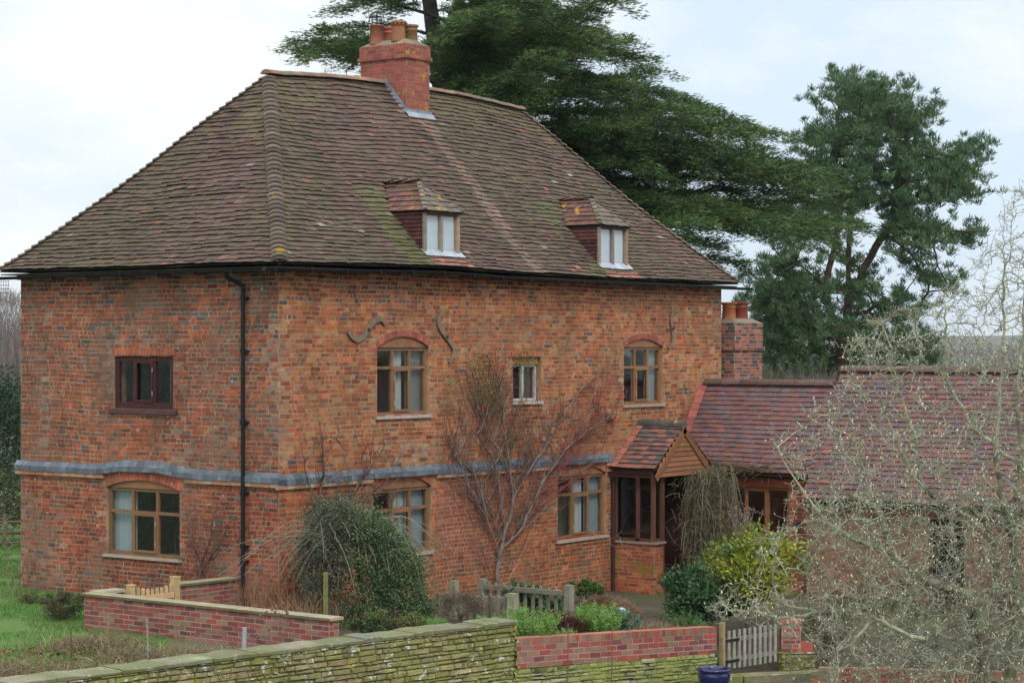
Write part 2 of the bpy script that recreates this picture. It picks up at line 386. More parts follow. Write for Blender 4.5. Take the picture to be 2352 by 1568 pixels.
def left_pal(s, z, row, w):
    r = rnd.random(); up = z > 2.25
    pd = .05 + (.12 if z > 4.0 and row % 5 in (0, 2) else 0) if up else .05
    if r < pd: return cv(rnd.choice([(.09, .08, .085), (.14, .095, .085), (.11, .095, .085)]), .15)
    if up: c = rnd.choice([(.33, .09, .05), (.29, .085, .05), (.24, .08, .055), (.23, .095, .06), (.37, .105, .05)])
    else: c = rnd.choice([(.38, .09, .042), (.34, .08, .042), (.30, .075, .045), (.41, .105, .048), (.23, .065, .045)])
    if 2.3 < z < 3.05+.3*noise.noise((s*2, 5, 1)) and 2.6+.4*noise.noise((z*2, 3, 1)) < s < 4.5+.5*noise.noise((z*3, 9, 1)) and rnd.random() < .75: c = rnd.choice([(.46, .12, .05), (.40, .10, .05), (.36, .095, .05)])
    return cv(tuple(x*k for x, k in zip(weather_and_eave_shade(c, s, z, 1), (.92, .86, .80))), .12, .05)
def opening(fn, x0, x1, yt, yb, yc=None):
    a, b = fn(x0, yt), fn(x1, yt); ax = 0 if fn is on_v else 1
    s0, s1 = sorted((a[ax], b[ax])); xm = x1
    zt = fn(xm, yt).z; zb = fn(xm, yb).z
    rise = (fn((x0+x1)/2, yc).z - zt) if yc else 0
    return [s0, s1, zb, zt, rise]
R1 = opening(on_v, 866, 985, 798, 951); R1[4] = .20
R3 = opening(on_v, 1433, 1522, 797, 926); R3[4] = .17
R2 = opening(on_v, 1178, 1243, 819, 920)
R4 = opening(on_v, 857, 990, 1115, 1263); R4[4] = .22
R5 = opening(on_v, 1281, 1392, 1086, 1226); R5[4] = .20
L1 = opening(on_u, 262, 398, 816, 941)
L2 = opening(on_u, 245, 413, 1127, 1285); L2[4] = .15
OPF = [R1+[.13], R3+[.13], R2+[0], R4+[.125], R5+[.125]]
OPL = [L1+[0], L2+[.27]]
for k, o in zip('R1 R3 R2 R4 R5 L1 L2'.split(), OPF+OPL): print('OPEN', k, [round(v, 2) for v in o])
BZF = lambda s: 2.09-.006*s      # underside of the lead on the front
def arch_pal(cols): return lambda: cv(rnd.choice(cols), .12)
def wall_part(pl, s1, ops, pal, mort, mat, ring, label=None):
    mb = MB(); backing(mb, pl, 0, s1, ZB, ZT, ops, mort)
    lay_bricks(mb, pl, 0.0, s1, ZB, ZT-.01, ops, pal)
    for o, n, th, cols in ring:
        arch_ring(mb, pl, o[0], o[1], o[3], o[4], th, n, arch_pal(cols))
    return mb.build('wall', mat, house, **({'label': label} if label else {}))
RB = [(.36, .10, .07), (.33, .09, .065), (.31, .09, .07), (.39, .12, .08)]
mbF_rings = [(R1, 20, .13, RB), (R3, 19, .13, RB), (R4, 24, .12, RB), (R5, 22, .12, RB)]
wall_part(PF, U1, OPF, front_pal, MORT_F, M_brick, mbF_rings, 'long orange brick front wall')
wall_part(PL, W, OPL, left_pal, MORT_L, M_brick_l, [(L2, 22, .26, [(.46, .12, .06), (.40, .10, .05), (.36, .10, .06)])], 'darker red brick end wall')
mb = MB()                                         # far walls, floor, ceiling
PB = Plane((0, W, 0), (1, 0, 0), (0, 1, 0)); PE = Plane((U1, 0, 0), (0, 1, 0), (1, 0, 0))
for pl, L_ in ((PB, U1), (PE, W)):
    backing(mb, pl, 0, L_, ZB, ZT, [], (.33, .13, .07))
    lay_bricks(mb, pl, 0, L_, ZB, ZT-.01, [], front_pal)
mb.build('wall', M_brick, house, label='rear and far end brick walls')
mb = MB(); mb.box((.3, .3, 2.5), (U1-.6, 0, 0), (0, W-.6, 0), (0, 0, .12), (.3, .28, .25)); mb.box((.3, .3, 5.5), (U1-.6, 0, 0), (0, W-.6, 0), (0, 0, .1), (.6, .6, .58))
for x in (4.6, 9.0): mb.box((x, .3, -.3), (.12, 0, 0), (0, W-.6, 0), (0, 0, 5.8), (.5, .48, .42))
mb.build('floor', M_plain, house)
# straight brick lintels over the plain openings
for pl, o, h in ((PF, R2, .12), (PL, L1, .13)):
    mb = MB(); n = int((o[1]-o[0]+.1)/.075); w = (o[1]-o[0]+.1)/n
    for k in range(n):
        a = o[0]-.05+k*w; pl.box(mb, a+.005, a+w-.005, o[3], o[3]+h, -.02, .014, cv((.42, .135, .07), .10), .002)
    mb.build('lintel', M_brick, house)
# string course and lead band
def band(pl, s0, s1, zf, hump=None, top=.175, cuts=()):
    lead = MB(); sts = [MB()]; st = sts[0]; n = int((s1-s0)/.2); pr = None
    for i in range(n+1):
        s = s0+(s1-s0)*i/n; z = zf(s)+.018*noise.noise((s*1.6, 1, 1)); out = .075
        if hump: z += hump(s)
        z_top = z+top + (.02 if hump and hump(s) > .001 else 0)
        cur = (pl.p(s, z_top, .012), pl.p(s, z+top*.52, out+.004*noise.noise((s*3, 4, 1))), pl.p(s, z, out+.004), pl.p(s, z, 0))
        if pr:
            for k in range(3): lead.face([pr[k], cur[k], cur[k+1], pr[k+1]], cv((.10, .12, .145), .16))
        if i % 9 == 4: pl.box(lead, s-.012, s+.012, z+.005, z+top*.5, out-.01, out+.014, (.13, .16, .19))
        pr = cur
    s = s0
    while s < s1:
        e = min(s1, s+.225); m = (s+e)/2
        if any(a < m < b for a, b in cuts):
            if st.v: st = MB(); sts.append(st)
        else:
            pl.box(st, s+.004, e-.004, zf(m)-.075, zf(m)-.002, -.01, .062, cv(rnd.choice([(.44, .20, .12), (.42, .22, .14), (.42, .32, .24)]), .10), .002)
        s = e
    return lead, [q for q in sts if q.v]
l1, s1_ = band(PF, -.075, 10.05, BZF, cuts=[(R4[0], R4[1]), (R5[0], R5[1])])
hump = lambda s: .075*sm(L2[0]-.15, L2[0]+.55, s)*sm(L2[1]+.15, L2[1]-.55, s)
l2, s2_ = band(PL, -.075, W+.1, lambda s: 2.12, hump, cuts=[(L2[0]-.1, L2[1]+.1)])
l1.build('lead_band', M_lead, house, label='long lead strip on the front wall'); l2.build('lead_band', M_lead, house, label='lead strip humped over the end window')
for q in s1_: q.build('string_course', M_brick, house)
for q in s2_: q.build('string_course', M_brick_l, house)
# ---------------------------------------------------------------- windows
OAK = (.24, .122, .06); GREYW = (.36, .31, .26); MAROON = (.06, .017, .016); PAINT = (.50, .47, .42)
def window(parent, pl, o, cols, tz=None, col=OAK, rec=.06, fr=.055, mul=.05, casement=None, sill=None, sillcol=(.42, .34, .27), curtains=(), mat=M_wood, head=True, label=None, blinds=(), sillw=.05):
    s0, s1, z0, z1, rise = o[:5]; mb = MB(); n0, n1 = -rec-.06, -rec
    B = lambda a, b, c, d, x=n0, y=n1, cc=None: pl.box(mb, a, b, c, d, x, y, cc or cv(col, .06))
    B(s0, s0+fr, z0, z1); B(s1-fr, s1, z0, z1); B(s0+fr, s1-fr, z0, z0+fr*1.2); B(s0+fr, s1-fr, z1-fr, z1)
    cw = (s1-s0)/cols; xs = [s0+cw*i for i in range(cols+1)]
    for x in xs[1:-1]: B(x-mul/2, x+mul/2, z0+fr*1.2, z1-fr, n0, n1+.006)
    if tz:
        for a, b in zip(xs[:-1], xs[1:]):
            e0 = fr if a == s0 else mul/2; e1 = fr if b == s1 else mul/2
            B(a+e0, b-e1, tz-mul/2, tz+mul/2, n0, n1+.003)
    if casement is not None:
        a, b = xs[casement]+mul/2, xs[casement+1]-mul/2; c, d = z0+fr*1.2, (tz-mul/2 if tz else z1-fr); w = .036
        B(a, a+w, c, d, n1, n1+.022); B(b-w, b, c, d, n1, n1+.022); B(a+w, b-w, c, c+w*1.2, n1, n1+.022); B(a+w, b-w, d-w, d, n1, n1+.022)
        pl.box(mb, a-.004, a+.008, c+.12, c+.2, n1+.022, n1+.03, (.4, .4, .38)); pl.box(mb, a-.004, a+.008, d-.2, d-.12, n1+.022, n1+.03, (.4, .4, .38))
    if rise:
        c = s1-s0; R = (c*c/4+rise*rise)/(2*rise); cz = z1+rise-R; m = (s0+s1)/2; P = []
        A = math.asin(c/2/R)
        arc = [(m+R*math.sin(-A+2*A*k/12), cz+R*math.cos(-A+2*A*k/12)) for k in range(13)]
        for (a, za), (b, zb) in zip(arc[:-1], arc[1:]):
            mb.face([pl.p(a, z1+.002, n1+.03), pl.p(b, z1+.002, n1+.03), pl.p(b, zb, n1+.03), pl.p(a, za, n1+.03)], cv((.27, .13, .065), .04))
        mb.face([pl.p(s0, z1+.002, n1+.03), pl.p(s1, z1+.002, n1+.03), pl.p(s1, z1+.002, n0), pl.p(s0, z1+.002, n0)], col)
    f = mb.build('window', mat, parent, **({'label': label} if label else {}))
    g = MB()
    zc = [(z0+fr, tz or z1-fr)] + ([(tz, z1-fr)] if tz else [])
    for a, b in zip(xs[:-1], xs[1:]):
        for c, d in zc:
            t = rnd.uniform(-.004, .004); k = rnd.uniform(-.003, .003)
            g.face([pl.p(a+.01, c, n0+.03+t), pl.p(b-.01, c, n0+.03-t), pl.p(b-.01, d, n0+.03-t+k), pl.p(a+.01, d, n0+.03+t+k)])
    g.build('pane', M_glass, f)
    if curtains:
        c_ = MB()
        for a, b, kind, cc in curtains:
            A_, B_ = s0+(s1-s0)*a, s0+(s1-s0)*b; n = max(4, int((B_-A_)/.02)); pr = None
            for i in range(n+1):
                x = A_+(B_-A_)*i/n; dn = -rec-.13+(.018*math.sin(i*1.9)+.008*math.sin(i*.7+2) if kind == 'c' else 0)
                cur = (pl.p(x, z0+.02, dn), pl.p(x, z1+.02, dn))
                if pr: c_.face([pr[0], cur[0], cur[1], pr[1]], cv(cc, .03))
                pr = cur
        c_.build('curtain', M_cloth, f)
    if sill is not None:
        sl = MB(); pl.box(sl, s0-sillw, s1+sillw, z0-sill, z0-.002, -rec-.02, .045, sillcol, .004)
        sl.build('sill', mat, f)
    return f
CUR = (.50, .50, .46)
tz = lambda fn, x, y: fn(x, y).z
window(house, PF, R1, 3, tz(on_v, 985, 843), (.25, .13, .07), sill=.055, sillcol=(.40, .35, .30), casement=1, curtains=[(.44, .60, 'c', (.5, .49, .45)), (.68, .98, 'b', (.22, .24, .23))], mat=M_oldwood, label='weathered arched window beside the curved iron tie')
window(house, PF, R3, 3, tz(on_v, 1522, 842), (.27, .135, .06), sill=.055, sillcol=(.38, .32, .26), casement=1, curtains=[(.36, .46, 'c', (.7, .7, .66)), (.70, .98, 'b', (.32, .38, .38))], label='upper arched window nearest the far end')
R2f = list(R2); R2f[3] -= .15; R2f[1] -= .03
w2 = window(house, PF, R2f, 2, None, PAINT, rec=.10, fr=.045, sill=.06, sillcol=(.5, .47, .42), curtains=[(.55, .95, 'b', (.12, .12, .12))], mat=M_oldwood, label='small white painted two light window')
mb = MB(); PF.box(mb, R2[0], R2[1]-.03, R2f[3]+.002, R2[3]-.01, -.16, -.06, (.36, .17, .07)); mb.build('lintel', M_wood, w2)
window(house, PF, R4, 3, tz(on_v, 990, 1162), OAK, sill=.06, casement=1, curtains=[(.46, .66, 'c', (.45, .45, .44)), (.66, .99, 'b', (.30, .345, .36))], label='lower window half hidden by the bush')
window(house, PF, R5, 3, tz(on_v, 1392, 1127), OAK, sill=.06, casement=1, curtains=[(.42, .62, 'c', (.5, .5, .5)), (.68, .99, 'b', (.30, .36, .38))], label='lower window beside the porch')
window(house, PL, L1, 3, None, MAROON, rec=.03, fr=.10, mul=.06, casement=1, sill=.085, sillcol=(.10, .045, .045), curtains=[(.02, .16, 'b', (.45, .46, .45))], mat=M_wood, label='dark maroon upper window in the end wall', sillw=.10)
window(house, PL, L2, 3, tz(on_u, 413, 1183), (.22, .115, .055), sill=.05, casement=1, curtains=[(.68, .99, 'b', (.42, .48, .51))], label='brown arched window low in the end wall', sillw=.06)
# ---------------------------------------------------------------- roof
OH, ZE, H, RISE = .30, 5.80, W/2+.30, 3.75
zprof = lambda h: ZE+RISE*max(0, min(1, h/H))**1.08
def dz(u, v, h):
    t = max(0, min(1, h/H)); k = .006*(u-3.2)*t+.15*math.sin(math.pi*max(0, min(1, (u-3.2)/8.0)))*t
    e = .06*math.exp(-((u-3.8)/2.2)**2)*(1-t)
    return k+e+.045*noise.noise((u*.45, v*.45, t*2+3))*(1 if .02 < t < .98 else .6)
def surf(face):
    """returns S(s,h), srange(h), normal for one roof slope"""
    c = math.cos(math.atan2(RISE, H)); sn = math.sin(math.atan2(RISE, H))
    if face == 'front': f = lambda s, h: (s, -OH+h); L_ = U1; nn = Vector((0, -sn, c))
    elif face == 'back': f = lambda s, h: (s, W+OH-h); L_ = U1; nn = Vector((0, sn, c))
    elif face == 'left': f = lambda s, h: (-OH+h, s); L_ = W; nn = Vector((-sn, 0, c))
    else: f = lambda s, h: (U1+OH-h, s); L_ = W; nn = Vector((sn, 0, c))
    def S(s, h, up=0.0):
        u, v = f(s, h); return Vector((u, v, zprof(h)+dz(u, v, h)))+nn*up
    return S, (lambda h: (-OH+h, L_+OH-h)), nn
DORM = [(3.88, 4.89), (9.58, 10.62)]
def tile_pal(u, h, z, s):
    m = noise.noise((s*.3, h*.4, z)); r = rnd.random()
    if r < .008: c = (.30, .13, .08)
    elif r < .012: c = (.32, .30, .27)
    elif r < .30: c = (.135, .085, .065)
    elif r < .65: c = (.115, .079, .061)
    elif r < .90: c = (.098, .075, .056)
    else: c = (.155, .088, .066)
    if m > .12: c = tuple(.6*a+.4*b for a, b in zip(c, (.105, .088, .052)))
    elif m < -.2: c = tuple(.65*a+.35*b for a, b in zip(c, (.155, .095, .08)))
    mo = noise.noise((s*.9, h*1.1, z+40))
    if h > 2.5 and mo > .30-.45*(h-2.5): c = tuple(.65*a+.35*b for a, b in zip(c, (.14, .12, .06)))
    if z in (0, 9) and s-(h-.3) < .55 and mo > .0: c = tuple(.65*a+.35*b for a, b in zip(c, (.14, .12, .06)))
    if z == 0 and h < 1.5 and any(a-.75 < s < a+.02 for a, b in DORM) and mo > -.25: c = tuple(.45*a+.55*b for a, b in zip(c, (.12, .135, .045)))
    if z == 0 and h < 3.0 and abs(s-(7.05+.12*noise.noise((h, 3, 3)))) < .20: c = tuple(.4*a+.6*b for a, b in zip(c, (.26, .175, .14)))
    return cv(c, .08, .03)
def lay_tiles(mb, S, srange, nn, h0, h1, rows, pal, tw=.165, lift=.040, th=.012, skip=None, jh=.009, wig=.035):
    for i in range(rows):
        ha = h0+(h1-h0)*i/rows; hb = h0+(h1-h0)*(i+1)/rows+.03*(h1-h0 > 0)
        a0, a1 = srange(ha); b0, b1 = srange(min(hb, h1)); s = a0-(tw/2 if i % 2 else 0)-rnd.uniform(0, .02)
        while s < a1:
            w = tw*rnd.uniform(.93, 1.07); p, q = max(s, a0), min(s+w-.003, a1); s += w
            if q-p < .02: continue
            if skip and skip((p+q)/2, ha): continue
            j = rnd.uniform(-jh, jh)+wig*noise.noise((p*1.3, i*.6, 2)); lf = lift+rnd.uniform(-.006, .01); lr = lf+rnd.uniform(-.006, .006)
            P = min(max(p, b0), b1); Q = min(max(q, b0), b1); c = pal(p, ha)
            t0, t1 = S(p, ha-j, lf), S(q, ha-j, lr); u0, u1 = S(P, min(hb, h1), .008), S(Q, min(hb, h1), .008)
            mb.face([t0, t1, u1, u0], c)
            d = nn*th; k = len(mb.v); mb.v.extend([tuple(t0-d), tuple(t1-d), tuple(t1), tuple(t0)]); mb.f.append((k, k+1, k+2, k+3)); mb.c.append(tuple(x*.8 for x in c))  # tail face tinted darker, shade at the tile edge put into its colour
            mb.face([t0-d, t1-d, u1-nn*.006, u0-nn*.006], c)
            mb.face([t0-d, t0, u0, u0-nn*.006], c); mb.face([t1-d, t1, u1, u1-nn*.006], c)
CHM = (6.68, 7.43, 2.7, 3.9)
def sk_front(s, h):
    v = -OH+h
    for a, b in DORM:
        if a+.02 < s < b-.02 and .0 < v < 1.6 and zprof(h) < 6.875+.585*(1-abs(s-(a+b)/2)/((b-a)/2+.07))-.06: return True
    return CHM[0]+.05 < s < CHM[1]-.05 and v > CHM[2]+.05
roof = MB(); under = MB(); ROWS = 44
for k, fc in enumerate(('front', 'left', 'back', 'right')):
    S, sr, nn = surf(fc); lay_tiles(roof, S, sr, nn, 0, H, ROWS, (lambda s, h, k=k: tile_pal(0, h, k*9.0, s)), skip=sk_front if fc == 'front' else None)
    N_ = 14
    for i in range(N_):
        ha, hb = H*i/N_, H*(i+1)/N_; a, b = sr(ha), sr(hb); M_ = 24
        for j in range(M_):
            f0, f1 = j/M_, (j+1)/M_
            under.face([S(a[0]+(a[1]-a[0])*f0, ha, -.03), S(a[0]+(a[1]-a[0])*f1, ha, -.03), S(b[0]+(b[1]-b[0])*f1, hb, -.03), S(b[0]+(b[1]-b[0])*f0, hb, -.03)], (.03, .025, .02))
roof.v.extend([]); 
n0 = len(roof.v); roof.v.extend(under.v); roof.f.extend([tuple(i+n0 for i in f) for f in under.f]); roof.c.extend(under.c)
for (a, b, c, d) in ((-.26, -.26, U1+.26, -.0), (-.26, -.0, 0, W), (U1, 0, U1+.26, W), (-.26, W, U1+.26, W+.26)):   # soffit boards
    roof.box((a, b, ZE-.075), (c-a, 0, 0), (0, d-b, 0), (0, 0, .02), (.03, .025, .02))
# orange repair tiles and pale weathered streak below the stack are laid as tiles of their own colour
rf = roof.build('roof', M_tile, house)
def bonnets(mb, p_of, axis, lat, n, r=.15, col=(.155, .115, .088)):
    for i in range(n):
        f0, f1 = i/n, (i+1.25)/n; A = p_of(f0); B = p_of(min(1, f1)); prev = None; cc = cv(col, .2)
        rr = r*rnd.uniform(.92, 1.08)
        pts = []
        for k in range(9):
            an = -1.15+2.3*k/8
            off = lat*(rr*math.sin(an))+Vector((0, 0, rr*.62*(math.cos(an)-.62)))
            off2 = lat*(rr*.85*math.sin(an))+Vector((0, 0, rr*.5*(math.cos(an)-.62)-.02))
            pts.append((A+off+Vector((0, 0, .028)), B+off2, A+off*.86+Vector((0, 0, .005))))
        for p, q in zip(pts[:-1], pts[1:]):
            mb.face([p[0], q[0], q[1], p[1]], cc); mb.face([p[0], q[0], q[2], p[2]], tuple(x*.8 for x in cc))
hips = MB(); hh = H
def hip_fn(cx, cy, sx, sy):
    return lambda f: (lambda h: Vector((cx+sx*h, cy+sy*h, zprof(h)+dz(cx+sx*h, cy+sy*h, h)+.03)))(hh*f*.985)
bonnets(hips, hip_fn(-OH, -OH, 1, 1), None, Vector((.707, -.707, 0)), 44, .165, (.15, .115, .09))
bonnets(hips, hip_fn(-OH, W+OH, 1, -1), None, Vector((.707, .707, 0)), 40, .12, (.15, .11, .085))
bonnets(hips, hip_fn(U1+OH, -OH, -1, 1), None, Vector((.707, .707, 0)), 40, .12, (.19, .135, .095))
bonnets(hips, hip_fn(U1+OH, W+OH, -1, -1), None, Vector((.707, -.707, 0)), 40, .12)
sub(hips, 'hip_tiles', M_bonnet, rf, smooth=False)
RMAT = material('ridge_tile', .9, .2, 3, (60, .4), [((.40, .38, .34), 9, .6, .68, .6), ((.45, .27, .03), 3, .64, .68, .7), ((.12, .12, .04), 2.5, .5, .7, .5)])
rid = MB(); u = H-OH-.1; ue = U1+OH-H+.1; n = int((ue-u)/.31); du = (ue-u)/n
for i in range(n):
    a, b = u+i*du, u+(i+1)*du
    if a > CHM[0]-.1 and b < CHM[1]+.1:
        if rid.v: sub(rid, 'ridge_tiles', RMAT, rf)
        rid = MB(); continue
    t = noise.noise((a*.6, 0, 5)); base = (.25, .15, .11) if (i in (2, 3, 4, 5, 7, 8, 16, 18, 19) or rnd.random() < .2) else (.22, .18, .14)
    c = cv(base, .15); za = ZE+RISE+dz(a, W/2, H)+.02+rnd.uniform(-.008, .008); zb = ZE+RISE+dz(b, W/2, H)+.02; pts = []
    for k in range(9):
        an = -1.35+2.7*k/8; o = Vector((0, .14*math.sin(an), .11*(math.cos(an)-.42)))
        pts.append((Vector((a+.004, W/2, za))+o, Vector((b-.004, W/2, zb))+o))
    for p, q in zip(pts[:-1], pts[1:]): rid.face([p[0], q[0], q[1], p[1]], c)
    for e in (0, 1): rid.face([x[e] for x in pts], c)
sub(rid, 'ridge_tiles', RMAT, rf)
# ---------------------------------------------------------------- gutters, downpipe
def gutter(mb, a, b, r=.058, sag=0.0, zf=None):
    n = 16; a, b = Vector(a), Vector(b); d = (b-a).normalized(); lat = d.cross(Vector((0, 0, 1))); prev = None
    for i in range(n+1):
        c = a.lerp(b, i/n); 
        if zf: c.z += zf(c)
        ring = [c+lat*(rr*math.cos(t))+Vector((0, 0, -rr*math.sin(t))) for rr, ts in ((r, range(0, 9)), (r-.006, range(8, -1, -1))) for t in [math.pi*k/8 for k in ts]]
        if prev:
            for k in range(len(ring)): mb.face([prev[k], ring[k], ring[(k+1) % len(ring)], prev[(k+1) % len(ring)]])
        prev = ring
    L_ = (b-a).length
    for k in range(int(L_/1.0)+1):
        c = a+d*(k*.9+.2)
        if (c-a).length > L_: break
        if zf: c.z += zf(c)
        mb.box(c-lat*(r+.012)-d*.015+Vector((0, 0, -r-.01)), lat*(2*r+.024), d*.03, (0, 0, r+.016))
        mb.box(c-d*.012+Vector((0, 0, -.06)), (-lat if lat.dot(Vector((c.x-7, c.y-3, 0))) > 0 else lat)*.28, d*.024, (0, 0, .02))
g = MB(); gutter(g, (-.72, -.34, 5.715), (U1+.75, -.34, 5.715), zf=lambda c: .06*math.exp(-((c.x-3.8)/2.2)**2)-.002)
g.build('gutter', M_black, house)
g = MB(); gutter(g, (-.34, -.40, 5.70), (-.34, W+.75, 5.69)); g.build('gutter', M_black, house)
dp = MB(); vd = on_u(565, 1000).y; xd = -.075
dp.tube([(-.33, vd+.18, 5.66), (-.33, vd+.18, 5.62), (-.31, vd+.16, 5.58), (-.11, vd+.03, 5.47), (xd, vd, 5.40), (xd, vd, -.35)], .036, 12)
dp.tube([(-.33, vd+.18, 5.68), (-.33, vd+.18, 5.62)], .05, 12)
for z in (5.2, 4.3, 3.1, 1.9, 1.0, .75, .1): dp.tube([(xd, vd, z), (xd, vd, z+.07)], .047, 12); dp.box((-.075, vd-.08, z+.01), (.075, 0, 0), (0, .16, 0), (0, 0, .035))
dp.build('downpipe', M_black, house)
# ---------------------------------------------------------------- dormers
def dormer(a, b, lbl):
    vz = -.03; z0, z1 = 5.97, 6.86; m = (a+b)/2; pf = Plane((0, vz, 0), (1, 0, 0), (0, -1, 0))
    # hipped roof over it
    rt = MB(); ov = .07; zr = 7.46; ze = z1+.015; hw = (b-a)/2+ov; hf = .52-(vz-ov); n = 6
    sl = math.atan2(zr-ze, hw); vb = lambda z: -OH+next((q/100 for q in range(0, 400) if zprof(q/100) > z), 3.0)
    for sg in (-1, 1):
        nn = Vector((sg*math.sin(sl), 0, math.cos(sl)))
        S = lambda s, h, up=0.0, sg=sg, nn=nn: Vector((m+sg*(hw-h), s, ze+(zr-ze)*h/hw))+nn*up
        sr = lambda h: (vz-ov+hf*h/hw, vb(ze+(zr-ze)*h/hw)+.03)
        lay_tiles(rt, S, sr, nn, 0, hw, n, lambda s, h: cv(rnd.choice([(.19, .095, .075), (.16, .085, .07), (.21, .10, .075), (.14, .085, .07)]), .08), jh=.004, wig=.006, tw=.165, lift=.03)
        rt.face([S(vz-ov, 0, -.01), S(sr(0)[1], 0, -.01), S(sr(hw)[1], hw, -.01), S(vz-ov+hf, hw, -.01)], (.03, .02, .02))
    nn = Vector((0, -math.sin(.8), math.cos(.8)))
    S = lambda s, h, up=0.0: Vector((s, vz-ov+h, ze+(zr-ze)*h/hf))+nn*up
    sr = lambda h: (m-hw+hw*h/hf, m+hw-hw*h/hf)
    lay_tiles(rt, S, sr, nn, 0, hf, n, lambda s, h: cv(rnd.choice([(.17, .14, .115), (.15, .13, .10), (.19, .15, .125)]), .08), jh=.004, wig=.006, lift=.03)
    rt.face([S(m-hw, 0, -.01), S(m+hw, 0, -.01), S(m, hf, -.01)], (.03, .02, .02))
    for sg in (-1, 1):
        bonnets(rt, lambda f, sg=sg: Vector((m+sg*hw*(1-f), vz-ov+hf*f, ze+(zr-ze)*f+.02)), None, Vector((.707, .707*sg, 0)), 7, .06, (.22, .19, .14))
    bonnets(rt, lambda f: Vector((m, .52+(vb(zr)-.52+.1)*f, zr+.03)), None, Vector((1, 0, 0)), 3, .10, (.17, .10, .07))
    rt.box((a-.03, vz-.05, z1-.01), (b-a+.06, 0, 0), (0, 1.1, 0), (0, 0, .022), (.07, .035, .03))
    part = rt.build('dormer', material('dormer_tile'+lbl[:3], .9, .15, 2, (70, .4), [((.50, .27, .015), 3.1, .62, .65, .9), ((.12, .11, .04), 3, .52, .68, .6), ((.4, .38, .34), 14, .66, .71, .7)]), house, label=lbl)
    cm = material('cheek_board'+lbl[:3], .8, .3, 6, (80, .4), [((.30, .22, .19), 16, .60, .68, .6)])
    for x, sg in ((a, -1), (b, 1)):              # weatherboarded cheeks
        ck = MB(); z = z0-.05
        while z < z1+.03:
            zt = min(z+.075, z1+.03); h = next((q/100 for q in range(0, 400) if zprof(q/100) > z-.05), 3.0); v1 = min(1.4, -OH+h+.1)
            ck.box((x-(.0 if sg > 0 else .03), vz+.04, z), (.03, 0, 0), (0, max(.05, v1-vz-.04), 0), (0, 0, zt-z), cv((.075, .028, .024), .2))
            ck.face([(x+sg*.046, vz+.04, z-.004), (x+sg*.046, v1, z-.004), (x+sg*.024, v1, zt+.004), (x+sg*.024, vz+.04, zt+.004)], cv((.085, .03, .026), .25))
            z += .075
        sub(ck, 'cheek', cm, part)
    fr = MB(); B = lambda p, q, c, d, x=-.07, y=.0, cc=(.30, .25, .20): pf.box(fr, p, q, c, d, x, y, cv(cc, .08))
    B(a-.03, a+.055, z0, z1); B(b-.055, b+.03, z0, z1, cc=(.36, .24, .17)); B(a+.055, b-.055, z0, z0+.09); B(a+.055, b-.055, z1-.05, z1, cc=(.12, .07, .06)); B(m-.03, m+.03, z0+.09, z1-.05)
    B(a+.055, m-.03, z0+.09, z0+.12, -.05, -.02); B(m+.03, b-.055, z0+.09, z0+.12, -.05, -.02)
    f = sub(fr, 'window_frame', M_oldwood, part)
    g = MB(); pf_ = lambda s, z, n: pf.p(s, z, n)
    for p, q in ((a+.04, m-.02), (m+.02, b-.04)): g.face([pf_(p, z0+.06, -.045), pf_(q, z0+.06, -.045), pf_(q, z1-.02, -.045), pf_(p, z1-.02, -.045)])
    sub(g, 'pane', M_glass, part)
    c = MB(); c.face([pf_(a+.03, z0, -.075), pf_(b-.03, z0, -.075), pf_(b-.03, z1, -.075), pf_(a+.03, z1, -.075)], (.60, .66, .72))  # pale blind, tinted to carry the sky reflected in the panes
    sub(c, 'sky_tinted_blind', M_cloth, part)
    ap = MB(); S0, sr0, nn0 = surf('front'); n = 7
    for i in range(n): 
        x0, x1 = a-.05+(b-a+.15)*i/n, a-.05+(b-a+.15)*(i+1)/n
        ap.face([S0(x0, .22-.01*rnd.random(), .05), S0(x1, .22-.01*rnd.random(), .05), S0(x1, .36, .04), S0(x0, .36, .04)], cv((.42, .46, .50), .06))
    sub(ap, 'lead_apron', M_lead, part)
    ot = MB(); lay_tiles(ot, S0, lambda h: (a-.02, b+.12), nn0, .0, .22, 2, lambda s, h: cv((.38, .16, .11), .12), lift=.042, jh=.003, wig=0)
    sub(ot, 'repair_tiles', M_tile2, part)
dormer(*DORM[0], 'near dormer with orange lichen on its hip'); dormer(*DORM[1], 'far dormer with lead flashing down its cheek')
